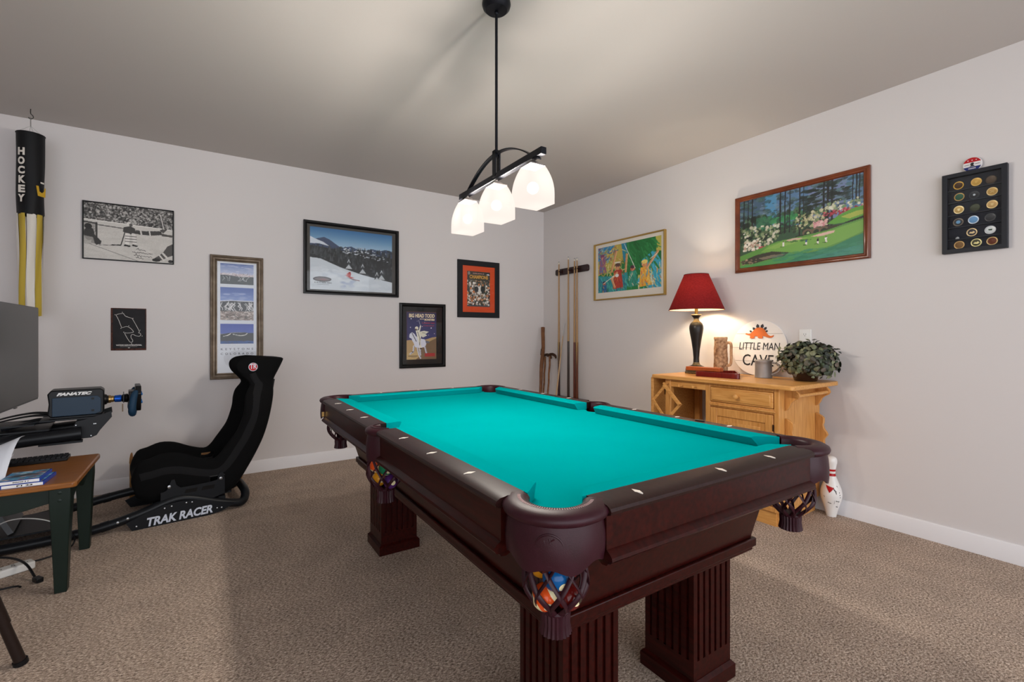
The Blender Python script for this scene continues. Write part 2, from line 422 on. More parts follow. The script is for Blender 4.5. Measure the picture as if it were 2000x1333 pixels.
for c, st_, p_, lab, r_ in (('orange', 1, ring(n1, .034, PI-.5, .658), 'orange striped ball at the top of the left side pocket net', (.2, .3, 0)),
      ('green', 1, ring(n1, .034, PI+1.3, .656), 'green striped ball at the right of the left side pocket net', (.3, 0, 0)),
      ('yellow', 0, ring(n1, .029, PI-.9, .602), 'plain yellow ball low at the left of the left side pocket net', (0, 0, 0)),
      ('purple', 0, ring(n1, .030, PI+1.9, .601), 'plain purple ball low at the right of the left side pocket net', (0, 0, 0))):
    billiard(c, c, st_, p_, lab, r_)
# ---------------------------------------------------------------- pendant over the table
PX, PY = 1.093, 1.774
pl = thing('pendant_light', 'dark bronze three-shade pendant light hanging over the pool table, lit', 'ceiling light', (PX, PY, CEIL), math.radians(-1.8))
zb = 1.862-CEIL
MB().lathe([(.062, 0), (.064, -.012), (.060, -.026), (.048, -.038), (.012, -.042)], 32, T=Tm(0, 0, 0)).build('canopy', M_bronze, pl)
b = MB().tube([(0, 0, -.04), (0, 0, zb+.09)], .0062, 14); b.ball((0, 0, -.05), .010, 12); b.build('rod', M_bronze, pl)
b = MB().box(-.014, -.008, -.013, .013, zb, zb+.115); b.box(.008, .014, -.013, .013, zb, zb+.115); b.box(-.014, .014, -.013, .013, zb+.10, zb+.118)
b.build('stem_bracket', M_bronze, pl)
MB().box(-.013, .013, -.362, .362, zb-.014, zb+.014).build('crossbar', M_bronze, pl, bevel=.003)
b = MB(); pts = []
for i in range(33):
    t = -1+2*i/32; y = t*.33; z = zb+.105-.135*t*t
    if abs(t) > .93: z += (abs(t)-.93)*.12
    pts.append((y, z))
for side in (0,):
    rg = []
    for i, (y, z) in enumerate(pts):
        y0, z0 = pts[max(i-1, 0)]; y1, z1 = pts[min(i+1, 32)]; L = math.hypot(y1-y0, z1-z0); ny, nz = -(z1-z0)/L*.0025, (y1-y0)/L*.0025
        rg.append([(-.010, y+ny, z+nz), (.010, y+ny, z+nz), (.010, y-ny, z-nz), (-.010, y-ny, z-nz)])
    b.loft(rg, smooth=False)
b.build('arched_strap', M_bronze, pl)
def shade_mat(name, col, es, em, tk=1):
    m = bpy.data.materials.new(name); m.use_nodes = True; _m[name] = m
    n = m.node_tree.nodes; l = m.node_tree.links; n.remove(n['Principled BSDF'])
    t = n.new('ShaderNodeBsdfTranslucent'); t.inputs[0].default_value = (*[x*tk for x in rgba(col)[:3]], 1)
    p = n.new('ShaderNodeBsdfTransparent'); p.inputs[0].default_value = (*em[:3], 1)
    m1 = n.new('ShaderNodeMixShader'); m1.inputs[0].default_value = em[3]
    e = n.new('ShaderNodeEmission'); e.inputs[0].default_value = rgba(col); e.inputs[1].default_value = es
    a = n.new('ShaderNodeAddShader')
    l.new(t.outputs[0], m1.inputs[1]); l.new(p.outputs[0], m1.inputs[2]); l.new(m1.outputs[0], a.inputs[0]); l.new(e.outputs[0], a.inputs[1])
    l.new(a.outputs[0], n['Material Output'].inputs[0]); return m
M_opal = shade_mat('lit_opal_glass', '#fff1e8', .74, (1, .97, .94, .30), .0011)
M_bulb = mat('lit_bulb', '#ffffff', .5, emit='#fff0dd', es=1.0)
M_nickel = mat('brushed_nickel', '#8c8684', .4, metal=.8)
for k, y in enumerate((-.288, 0, .288)):
    s = MB(); rg = []
    for t in np.linspace(0, 1, 13):     # square dome, with a bottom pane added to even out light on the cloth
        zz = zb-.192+.152*t
        hw = .0605 if t < .25 else .0605*(1-.44*((t-.25)/.75)**2.1)
        rg.append([(-hw, y-hw, zz), (hw, y-hw, zz), (hw, y+hw, zz), (-hw, y+hw, zz)])
    # add points along the edges so the corners stay crisp
    s.loft(rg, caps=False, smooth=True); s.add(rg[0], [(0, 1, 2, 3)])
    sh = s.build('glass_shade', M_opal, pl, sharp=60)
    tw = abs(rg[-1][0][0]); c = MB().box(-tw-.001, tw+.001, -tw-.001, tw+.001, zb-.0415, zb-.037, T=Tm(0, y, 0)).frustum(.030, .030, zb-.038, .012, .012, zb-.02, T=Tm(0, y, 0)); c.tube([(0, y, zb-.022), (0, y, zb-.012)], .007, 10)  # holder, its flat cap widened over the shade top to keep light off the ceiling
    c.build('shade_holder', M_nickel, pl)
    MB().ball((0, y, zb-.125), .024, 16).build('bulb', M_bulb, pl)
    L = bpy.data.lights.new('pendant_lamp', 'POINT'); L.energy = PEND; L.color = (1, .95, .88); L.shadow_soft_size = .034
    lo = bpy.data.objects.new('pendant_lamp', L); COL.objects.link(lo)
    lo.location = (PX, PY+y, 1.862-.118)

# ---------------------------------------------------------------- kitchen island / console by the right wall
isl = thing('kitchen_island', 'honey pine kitchen island with drawer, door and towel bar against the right wall', 'cabinet', (3.13, 1.86, 0))
X0, X1 = 2.872, 3.395
def W(o): o.matrix_parent_inverse = isl.matrix_world.inverted(); return o
IT = Tm(-3.13, -1.86, 0)
def ib(b, name, m, par=None, **k):
    return b.build(name, m, par or isl, T=IT, **k)
b = MB().prism([(2.835, 1.365), (2.85, 1.348), (3.405, 1.348), (3.43, 1.37), (3.43, 2.372), (2.845, 2.372), (2.835, 2.36)], .836, .864)
ib(b, 'countertop', M_pine, bevel=.006)
b = MB()
b.box(X0+.012, X1, 1.452, 1.925, .10, .834); ib(b, 'cabinet_body', M_pined)
b = MB()
b.box(X0, X0+.02, 1.447, 1.478, .09, .835); b.box(X0, X0+.02, 1.902, 1.937, .09, .835)
b.box(X0, X0+.02, 1.478, 1.902, .815, .835); b.box(X0, X0+.02, 1.478, 1.902, .680, .712); b.box(X0, X0+.02, 1.478, 1.902, .09, .12)
b.box(X0-.012, X0+.006, 1.468, 1.902, .690, .702)
ib(b, 'face_frame', M_pined, bevel=.003)
ib(MB().box(X0+.02, X1-.01, 1.475, 1.91, .0005, .10).box(X0+.03, X0+.20, 1.463, 1.478, .0005, .16), 'plinth', M_pine)
b = MB().box(X0-.006, X0+.014, 1.482, 1.898, .716, .811); b.box(X0-.014, X0, 1.494, 1.886, .726, .801)
dr = ib(b, 'drawer', M_pine, bevel=.005)
kn = lambda y, z: MB().lathe([(.006, 0), (.006, .012), (.013, .016), (.017, .024), (.015, .031), (.006, .035), (0, .0355)], 20, T=Tm(X0-.013, y, z, ry=-PI/2))
ib(kn(1.70, .766), 'knob', M_pine, dr)
b = MB().box(X0-.006, X0+.014, 1.482, 1.53, .13, .676); b.box(X0-.006, X0+.014, 1.85, 1.898, .13, .676); b.box(X0-.006, X0+.014, 1.53, 1.85, .622, .676); b.box(X0-.006, X0+.014, 1.53, 1.85, .13, .185)
b.box(X0+.004, X0+.012, 1.53, 1.85, .185, .622); b.box(X0-.002, X0+.006, 1.56, 1.82, .215, .592)
dr = ib(b, 'door', M_pined, bevel=.003)
ib(kn(1.875, .42), 'knob', M_pine, dr)
hm = mat('dark_hinge_metal', '#2a211b', .4, metal=.8)
for z in (.60, .20): ib(MB().tube([(X0-.008, 1.479, z-.02), (X0-.008, 1.479, z+.02)], .004, 8), 'hinge', hm, dr)
# left bay: posts, rails with pegs
for n_, (x, y) in enumerate(((X0+.002, 2.245), (X1-.03, 2.345))):
    ib(MB().box(x-.004, x+.036, y-.024, y+.024, .0005, .835), 'post', M_pined, bevel=.004)
ib(MB().box(X0, X0+.022, 1.937, 2.222, .783, .822).box(X0, X0+.022, 1.937, 2.222, .822, .835), 'peg_rail', M_pine, bevel=.002)
for y in (2.119, 2.007):
    ib(MB().lathe([(.0055, 0), (.0055, .035), (.010, .040), (.010, .048), (.004, .052), (0, .052)], 14, T=Tm(X0, y, .800, ry=-PI/2)), 'peg', M_pine)
ib(MB().lathe([(.0055, 0), (.0055, .045), (.010, .050), (.010, .056), (0, .058)], 14, T=Tm(X0-.002, 2.238, .806, ry=-PI/2)), 'peg', M_pine)
ib(MB().box(X1-.028, X1-.008, 1.937, 2.32, .76, .835), 'back_rail', M_pined)
ib(MB().box(X0+.04, X1-.03, 1.937, 2.24, .14, .16), 'lower_shelf', M_pine)
b = MB().prism([(2.868, .84), (3.40, .84), (3.40, .36), (2.91, .36), (2.868, .40)], 2.378, 2.402, 'y')
ib(b, 'drop_leaf', M_pine, bevel=.005)
ib(MB().box(3.02, 3.03, 2.374, 2.379, .70, .78).box(3.0, 3.02, 2.374, 2.379, .70, .78), 'leaf_hinge', hm)
# end brackets with towel bar
up = [(1.452, .834), (1.392, .834), (1.372, .812), (1.366, .795), (1.376, .780), (1.398, .768), (1.414, .752), (1.424, .728), (1.436, .708), (1.452, .700)]
low = [(1.452, .655), (1.44, .652), (1.415, .640), (1.402, .625), (1.402, .600), (1.408, .58), (1.400, .555), (1.385, .535), (1.38, .52), (1.40, .49), (1.40, .40), (1.452, .36)]
for x in (2.945, 3.335):
    ib(MB().prism(up, x, x+.02, 'x'), 'bracket', M_pined, bevel=.003)
    ib(MB().prism(low, x, x+.02, 'x'), 'rack_side', M_pined, bevel=.003)
ib(MB().tube([(2.94, 1.384, .796), (3.36, 1.384, .796)], .011, 14), 'towel_bar', M_pine)
ib(MB().box(2.965, 3.335, 1.40, 1.452, .40, .412).box(2.965, 3.335, 1.398, 1.406, .412, .45), 'rack_shelf', M_pine)
# hinged diamond rack hanging from the peg
dm = thing('folding_peg_rack', 'open diamond of thin hinged pine slats hanging from the left peg of the pine island', 'rack', (2.835, 2.238, .806))
def slat(y0, z0, y1, z1, x, par, w=.012):
    L = math.hypot(y1-y0, z1-z0); a = math.atan2(z1-z0, y1-y0)
    M = Tm(x, y0, z0) @ Matrix.Rotation(a, 4, 'X')
    return MB().box(-.0035, .0035, -.006, L+.006, -w, w, T=M).build('slat', M_pine, par, bevel=.002)
for (a, b_, xs) in (((0, -.012), (.108, -.128), (.018,)), ((.0, -.012), (-.128, -.135), (-.004, .008)), ((.108, -.128), (-.01, -.262), (.006,)), ((-.128, -.135), (-.01, -.262), (.018,))):
    for x in xs: slat(a[0], a[1], b_[0], b_[1], x-.016, dm, .011)
for (y, z) in ((0, -.014), (.108, -.128), (-.128, -.135)):
    MB().tube([(-.024, y, z), (.006, y, z)], .004, 8).build('pin', M_pine, dm)

# ---------------------------------------------------------------- things on the island
ZT = .8645
M_lampk = mat('antiqued_black_lamp_paint', '#1a1614', .38, var='#241e1b', scale=12, coat=.1)
M_lampg = mat('worn_gold_trim', '#8e7a56', .45, metal=.3, var='#55452f', scale=30)
lp = thing('table_lamp', 'lit table lamp with red cone shade and black baluster base on the pine island', 'lamp', (3.19, 2.231, ZT))
prof = [(.082, 0), (.084, .008), (.080, .018), (.078, .022), (.080, .032), (.070, .046), (.052, .056), (.034, .064), (.026, .074)]
MB().lathe(prof, 36, mis=[1, 1, 0, 1, 0, 0, 0, 1]).build('base', [M_lampk, M_lampg], lp)
prof = [(.026, .074), (.022, .086), (.021, .12), (.026, .18), (.036, .25), (.047, .31), (.052, .345), (.051, .366), (.044, .384), (.033, .396), (.024, .404), (.0195, .412), (.019, .424), (.026, .436), (.037, .448), (.039, .451), (.036, .455), (.014, .457)]
MB().lathe(prof, 36, mis=[1, 0, 0, 0, 0, 0, 0, 0, 0, 1, 1, 1, 0, 0, 1, 1, 1]).build('baluster', [M_lampk, M_lampg], lp)
M_brass = mat('aged_brass', '#7a6238', .35, metal=.85)
MB().tube([(0, 0, .455), (0, 0, .51)], .012, 14).tube([(0, 0, .51), (0, 0, .55)], .016, 14).build('socket', M_brass, lp)
def fabric_shade(name):
    m = bpy.data.materials.new(name); m.use_nodes = True; n = m.node_tree.nodes; l = m.node_tree.links
    b = n['Principled BSDF']; b.inputs['Roughness'].default_value = .9; b.inputs['Specular IOR Level'].default_value = .1
    t = n.new('ShaderNodeBsdfTranslucent'); mx = n.new('ShaderNodeMixShader'); mx.inputs[0].default_value = .24
    tc = n.new('ShaderNodeTexCoord'); mp = n.new('ShaderNodeMapping'); mp.inputs['Scale'].default_value = (8, 8, 40); l.new(tc.outputs['Object'], mp.inputs[0])
    nz = n.new('ShaderNodeTexNoise'); nz.inputs['Scale'].default_value = 9; nz.inputs['Detail'].default_value = 5; l.new(mp.outputs[0], nz.inputs[0])
    rp = n.new('ShaderNodeValToRGB'); rp.color_ramp.elements[0].color = rgba('#671a1d'); rp.color_ramp.elements[1].color = rgba('#7b2326'); rp.color_ramp.elements[0].position = .35; rp.color_ramp.elements[1].position = .65
    l.new(nz.outputs['Fac'], rp.inputs[0]); l.new(rp.outputs[0], b.inputs['Base Color']); l.new(rp.outputs[0], t.inputs[0])
    l.new(b.outputs[0], mx.inputs[1]); l.new(t.outputs[0], mx.inputs[2]); l.new(mx.outputs[0], n['Material Output'].inputs[0]); return m
M_redsh = fabric_shade('red_shade_fabric'); M_lining = mat('cream_shade_lining', '#f0e2c4', .9)
def lining_mat():
    m = bpy.data.materials.new('cream_shade_lining'); m.use_nodes = True; n = m.node_tree.nodes; l = m.node_tree.links
    b = n['Principled BSDF']; b.inputs['Base Color'].default_value = rgba('#e6d3ae'); b.inputs['Roughness'].default_value = .9
    t = n.new('ShaderNodeBsdfTranslucent'); t.inputs[0].default_value = rgba('#e6d3ae'); mx = n.new('ShaderNodeMixShader'); mx.inputs[0].default_value = .3
    l.new(b.outputs[0], mx.inputs[1]); l.new(t.outputs[0], mx.inputs[2]); l.new(mx.outputs[0], n['Material Output'].inputs[0]); return m
zs0, zs1 = 1.355-ZT, 1.628-ZT
s = MB().lathe([(.203, zs0), (.090, zs1)], 64, cap=False)
sh = s.build('lamp_shade', M_redsh, lp)
MB().lathe([(.2015, zs0+.0005), (.0888, zs1-.0005)], 64, cap=False).build('shade_lining', lining_mat(), sh)
M_dkred = mat('dark_red_binding', '#4a0f12', .8)
for r_, z_ in ((.203, zs0), (.090, zs1)):
    MB().tube([(r_*math.cos(a), r_*math.sin(a), z_) for a in np.linspace(0, 2*PI, 48, endpoint=False)], .0022, 6, closed=True).build('shade_trim', M_dkred, sh)
b = MB()
for k in range(3):
    a = k*2*PI/3; b.tube([(0, 0, zs1-.012), (.089*math.cos(a), .089*math.sin(a), zs1-.004)], .0015, 6)
b.tube([(0, 0, .54), (0, 0, zs1+.004)], .003, 8); b.build('harp', M_brass, lp)
MB().ball((0, 0, .60), .028, 16, sc=(1, 1, 1.25)).build('bulb', mat('lit_warm_bulb', '#ffffff', .5, emit='#ffd9a0', es=4), lp)
L = bpy.data.lights.new('table_lamp_bulb', 'POINT'); L.energy = TLAMP; L.color = (1, .86, .66); L.shadow_soft_size = .04
lo = bpy.data.objects.new('table_lamp_bulb', L); COL.objects.link(lo); lo.location = (3.19, 2.231, ZT+.61)

# carved tankard
M_bark = mat('carved_tan_wood', '#caa079', .7, var='#7d5438', scale=55, bump=.9, bscale=70)
M_tan = mat('tan_carved_rim', '#d3ab84', .65, var='#a87c58', scale=40, bump=.4, bscale=60)
st = thing('carved_tankard', 'tall tan carved tankard with a handle, behind the wooden trays beside the lamp', 'tankard', (3.225, 2.049, ZT))
b = MB(); rg = []
for z in np.linspace(0, .262, 40):
    rg.append([((.050-.006*z/.26+.0025*math.sin(a*9+z*120)*math.sin(z*75+a*4)*(0 if z < .02 or z > .245 else 1))*math.cos(a), (.050-.006*z/.26+.0025*math.sin(a*9+z*120)*math.sin(z*75+a*4)*(0 if z < .02 or z > .245 else 1))*math.sin(a), z) for a in np.linspace(0, 2*PI, 48, endpoint=False)])
b.loft(rg); b.build('body', M_bark, st)
MB().lathe([(.046, .262), (.0475, .268), (.047, .280), (.043, .282), (.038, .280), (.036, .262)], 32, cap=False).build('rim', M_tan, st)
hp = [(0, -.044, .235), (0, -.068, .240), (0, -.082, .225), (0, -.083, .17), (0, -.083, .11), (0, -.074, .078), (0, -.045, .07)]
MB().tube(hp, .0085, 10, smoothn=5, flat=1.2).build('handle', M_tan, st)
# round sign
M_shl = mat('white_shiplap_paint', '#e8e3df', .6)
M_groove = mat('grey_groove', '#9c9692', .8)
M_ink = mat('charcoal_ink', '#2b2a2c', .6)
M_dino = mat('rust_orange_paint', '#cf6a31', .6)
sg = thing('round_sign', 'round white plank sign with an orange dinosaur leaning on the wall behind the pewter mug', 'sign', (R-.040, 1.872, ZT), -PI/2)
TS = Tm(0, 0, .2035) ; tilt = Matrix.Rotation(-.085, 4, 'X'); RS = .2035
GS = tilt @ TS
b = MB().lathe([(0, 0), (RS, 0), (RS, .010), (0, .010)], 72, T=GS @ Tm(0, .010, 0, rx=PI/2), cap=False)
b.build('board', M_shl, sg, sharp=40)
b = MB()
for z in (.104, -.002, -.100): 
    hw = math.sqrt(RS**2-z*z)-.003; b.box(-hw, hw, -.0008, .0005, z-.0012, z+.0012, T=GS)
b.build('plank_seams', M_groove, sg)
FT = GS @ Tm(0, -.0006, 0) @ TX
b = MB().text('LITTLE MAN', .078, FT @ Tm(.003, .008, .0004), width=.300, shear=.10); b.build('lettering', M_ink, sg)
b = MB().text('CAVE', .118, FT @ Tm(-.0, -.097, .0004), width=.228, bold=.0005); b.build('lettering', M_ink, sg)
body = [(-.100, .100), (-.096, .106), (-.088, .107), (-.078, .103), (-.066, .104), (-.052, .112), (-.036, .130), (-.018, .146), (.006, .150), (.028, .146), (.044, .132), (.056, .112), (.066, .098), (.080, .089), (.092, .086), (.104, .090), (.110, .094), (.108, .084), (.098, .076), (.082, .073), (.066, .076), (.050, .083), (.030, .086), (.032, .070), (.020, .068), (.006, .070), (-.004, .072), (-.004, .084), (-.024, .086), (-.030, .082), (-.030, .068), (-.042, .069), (-.050, .067), (-.064, .070), (-.062, .082), (-.064, .090), (-.076, .094), (-.090, .096)]
MB().prism(body, .0002, .0050, T=FT).build('dinosaur', M_dino, sg)
b = MB()
for (x, z, a, k) in ((-.062, .122, .9, .75), (-.038, .141, .6, 1), (-.010, .160, .15, 1.25), (.024, .160, -.25, 1.25), (.048, .143, -.7, 1), (.058, .122, -1.1, .75)):
    b.prism([(0, .013*k), (.0095*k, .001), (.006*k, -.011*k), (-.006*k, -.011*k), (-.0095*k, .001)], .0002, .0030, T=FT @ Tm(x, z, 0, rz=a))
b.build('back_plates', mat('charcoal_felt', '#3b3a3f', .8), sg)
# pewter mug
M_pew = mat('pewter', '#8f8884', .5, metal=.45, var='#a19995', scale=8)
mg = thing('lidded_mug', 'grey pewter lidded mug in front of the round white sign', 'mug', (3.25, 1.744, ZT))
MB().lathe([(.054, 0), (.056, .004), (.0535, .012), (.0525, .09), (.053, .106), (.055, .110), (.0545, .114)], 40).build('body', M_pew, mg)
MB().lathe([(.0555, .114), (.0555, .118), (.050, .123), (.02, .127), (0, .128)], 40).tube([(.0, -.030, .124), (0, -.034, .138), (0, -.042, .143)], .005, 8).build('lid', M_pew, mg)
MB().tube([(.010, -.052, .104), (.016, -.085, .100), (.020, -.102, .075), (.016, -.090, .045), (.008, -.053, .024)], .0065, 10, smoothn=6).build('handle', M_pew, mg)
# trays
M_red = mat('cherry_lacquer', '#5c120c', .3, var='#74190f', scale=8, stretch=(3, 20, 3), coat=.3)
M_cherry = mat('orange_brown_wood', '#9a4a22', .4, var='#b35c2c', scale=8, stretch=(20, 3, 3))
tv = [Vector(p) for p in ((2.962, 2.100), (2.992, 1.757), (3.274, 1.955))]
tc = sum(tv, Vector((0, 0)))/3
tr = thing('ball_triangle', 'dark red wooden ball triangle lying in front of the lamp on the pine island', 'ball rack', (tc.x, tc.y, ZT))
def offs(k): return [((v-tc)*k) for v in tv]
def rounded(P, rr, n=6):
    out = []
    for i in range(3):
        p, a, c = P[i], P[i-1], P[(i+1) % 3]; u = (a-p).normalized(); w = (c-p).normalized(); s0, s1 = p+u*rr, p+w*rr
        for q in range(n+1): t = q/n; out.append(s0*(1-t)**2+p*2*t*(1-t)+s1*t*t)
    return out
O_, I_ = rounded(offs(1), .045), rounded(offs(.86), .035)
rg = []
for o_, i_ in zip(O_, I_): rg.append([(o_.x, o_.y, 0), (o_.x, o_.y, .032), (o_.x*.99, o_.y*.99, .036), (i_.x, i_.y, .036), (i_.x, i_.y, 0)])
rg.append(rg[0])
MB().loft(rg, caps=False, smooth=False).build('frame', M_red, tr, sharp=30)
tb = thing('wooden_bar', 'flat orange-brown wooden bar laid across the red ball triangle, before the lamp and tankard', 'wooden bar', (3.055, 2.06, ZT+.0365), math.radians(97))
MB().box(-.118, .140, -.028, .028, 0, .026).build('bar', M_cherry, tb, bevel=.003)
# potted plant
M_potg = mat('dark_brown_glazed_pot', '#2a1710', .15, coat=.5)
M_soil = mat('dark_soil', '#1d1510', .95)
pp = thing('potted_plant', 'bushy dark green potted plant spilling over the right end of the pine island', 'plant', (3.262, 1.478, ZT))
MB().lathe([(.062, 0), (.066, .004), (.078, .06), (.084, .105), (.086, .11), (.080, .112), (.074, .10)], 36).build('pot', M_potg, pp)
MB().lathe([(0, .096), (.076, .096)], 24, cap=False).build('soil', M_soil, pp)
def leaf_mat():
    m = bpy.data.materials.new('plant_leaf'); m.use_nodes = True; n = m.node_tree.nodes; l = m.node_tree.links; b = n['Principled BSDF']; b.inputs['Roughness'].default_value = .55
    a = n.new('ShaderNodeAttribute'); a.attribute_name = 'ink'; l.new(a.outputs['Color'], b.inputs['Base Color']); return m
def leafcol(h, k): return lin(tuple(int(h[j:j+2], 16)/255*k for j in (1, 3, 5)))
def foliage(cx, cy, cz, count, seed):
    r = random.Random(seed); vs = []; fs = []; cs = []
    pal = ['#3f4a33', '#566043', '#6d7355', '#38402f', '#4e4a3c', '#7f805e', '#5a4f43', '#2c3328']
    stems = MB()
    for i in range(count):
        while True:
            th = r.uniform(0, 2*PI); ph = r.uniform(-.95, 1); rad = r.uniform(.55, 1)**.6
            q = math.sqrt(max(0, 1-ph*ph))
            rad *= r.choice((1, 1, 1, 1.07, 1.16)); px = .152*rad*q*math.cos(th); py = .172*rad*q*math.sin(th); pz = (.125 if ph > 0 else .120)*rad*ph
            if px > .150 or cz+pz < .018: continue
            if cz+pz < .105 and math.hypot(px, py) < .10: continue
            if pz < -.02 and py > .05 and px < 0 and r.random() < .8: continue
            break
        c = Vector((cx+px, cy+py, cz+pz)); nrm = Vector((px*1.2, py, pz*1.5+.05)).normalized()
        nrm = (nrm+Vector((r.uniform(-.6, .6), r.uniform(-.6, .6), r.uniform(-.6, .6)))).normalized()
        u = nrm.cross(Vector((r.uniform(-1, 1), r.uniform(-1, 1), r.uniform(-1, 1)))).normalized(); w = nrm.cross(u)
        L = r.uniform(.011, .021); Wd = L*r.uniform(.75, 1.0); o = len(vs); k = 9; col = leafcol(pal[r.randrange(8)], r.uniform(.75, 1.1))
        vs.append(c+nrm*.004); cs.append(col)
        for j in range(k):
            a = 2*PI*j/k; rr = 1+.18*math.cos(2.5*a+.4)-(.22 if j == 0 else 0)
            vs.append(c+u*L*rr*math.cos(a)+w*Wd*rr*math.sin(a)-nrm*.004*abs(math.sin(a))); cs.append(tuple(x*(1.12 if j % 2 else .9) for x in col))
        fs += [(o, o+1+j, o+1+(j+1) % k) for j in range(k)]
        if i % 3 == 0: stems.tube([(cx*.3+px*.12, cy*.3+py*.12, .10), (cx+px*.6, cy+py*.6, max(.112, cz+pz*.3+.03)), tuple(c)], .0013, 4, smoothn=3)
    me = bpy.data.meshes.new('foliage'); me.from_pydata([tuple(v) for v in vs], [], fs)
    at = me.color_attributes.new('ink', 'FLOAT_COLOR', 'POINT'); at.data.foreach_set('color', [x for c in cs for x in (*c, 1)])
    me.materials.append(leaf_mat()); o = bpy.data.objects.new('foliage', me); COL.objects.link(o); o.parent = pp
    stems.build('stems', mat('brown_stem', '#3d2f24', .8), pp)
foliage(.0, -.012, .132, 900, 5)
# bowling pin on the carpet
pin = thing('bowling_pin', 'white bowling pin with two red neck bands standing on the carpet by the right wall', 'bowling pin', (3.368, 1.372, .0005))
PROF = [(0, 0), (.0255, 0), (.0285, .006), (.036, .04), (.0455, .075), (.0555, .11), (.0595, .135), (.0595, .15), (.056, .175), (.048, .20), (.038, .225), (.0295, .246), (.0245, .262), (.0228, .272), (.0226, .277), (.0238, .293), (.0258, .309), (.0280, .325), (.0315, .341), (.0325, .352), (.0312, .364), (.0268, .375), (.018, .3815), (.007, .3848), (0, .385)]
def rz_at(z):
    for (r0, z0), (r1, z1) in zip(PROF, PROF[1:]):
        if z0 <= z <= z1 and z1 > z0: return r0+(r1-r0)*(z-z0)/(z1-z0)
    return .03
P2 = []
for i in range(97):
    z = .385*i/96; P2.append((z, rz_at(z)))
pts = [Vector((r_, z_, 0)) for r_, z_ in PROF]; fine = catmull(pts, 5)
prof = [(max(0, p.x), p.y) for p in fine]
M_pin = mat('white_pin_lacquer', '#e9e6e2', .22, coat=.4); M_pinred = mat('red_pin_paint', '#b01216', .3)
mis = [1 if (.2600 < (a[1]+b_[1])/2 < .2755 or .2885 < (a[1]+b_[1])/2 < .3035) else 0 for a, b_ in zip(prof, prof[1:])]
MB().lathe(prof, 48, mis=mis, cap=False).build('pin_body', [M_pin, M_pinred], pin)
face = math.atan2(-1.372, -3.368)     # bearing of the side turned to the room
def onpin(a, z, e=.0008):
    r_ = rz_at(z)+e; return Vector((r_*math.cos(face+a), r_*math.sin(face+a), z))
b = MB(); n_ = 12; vs = []; fs = []
for i in range(n_+1):
    f = i/n_
    for j in range(n_+1):
        g = j/n_; a = -.62+f*.95*(1) ; hw = 1-g
        vs.append(onpin((-.17)+(f-.5)*.95*(1-g), .205-g*.045-.012*f*(1-g), .001))
for i in range(n_):
    for j in range(n_): fs.append((i*(n_+1)+j, (i+1)*(n_+1)+j, (i+1)*(n_+1)+j+1, i*(n_+1)+j+1))
b.add(vs, fs); b.build('red_triangle', M_pinred, pin)
b = MB()
def scr(pts, k=.0006): b.tube([onpin(a, z, .0008) for a, z in pts], k, 5, smoothn=4)
rr = random.Random(3)
def squig(a0, z0, a1, z1, n, amp):
    scr([(a0+(a1-a0)*i/n+rr.uniform(-.02, .02), z0+(z1-z0)*i/n+amp*(1 if i % 2 else -1)*rr.uniform(.4, 1)) for i in range(n+1)])
squig(-.35, .098, .0, .092, 12, .004); squig(.22, .192, .48, .158, 14, .007); squig(.2, .185, .5, .172, 10, .006)
squig(.42, .112, .85, .108, 10, .004); squig(.55, .075, .82, .07, 7, .004); squig(.62, .205, .72, .20, 4, .004)
scr([(.28, .115), (.32, .105), (.29, .092)])
for a, z in ((.78, .165), (.82, .150), (.86, .135)): scr([(a, z), (a+.05, z-.002), (a+.02, z+.003)], .0015)
squig(-.72, .135, -.62, .13, 4, .003)
b.build('signatures', M_ink, pin)
# wall outlet
ol = on_right('wall_outlet', 'white wall outlet half hidden behind the potted plant', 'outlet', 1.559, 1.137)
MB().box(-.039, .039, -.006, 0, -.062, .062).build('cover_plate', M_white, ol, bevel=.003)
for z in (.026, -.026):
    s = MB().prism([(.018*math.cos(t), max(-.0145, min(.0145, .0185*math.sin(t)))) for t in np.linspace(0, 2*PI, 28, endpoint=False)], -.0085, -.005, 'y', T=Tm(0, 0, z)).build('socket', M_white, ol)
    MB().box(-.0075, -.0055, -.0088, -.0078, z-.001, z+.008).box(.0055, .0075, -.0088, -.0078, z-.001, z+.008).prism([(.0025*math.cos(t), .0025*math.sin(t)-.008) for t in np.linspace(0, 2*PI, 10, endpoint=False)], -.0088, -.0078, 'y', T=Tm(0, 0, z)).build('slots', M_dark, s)
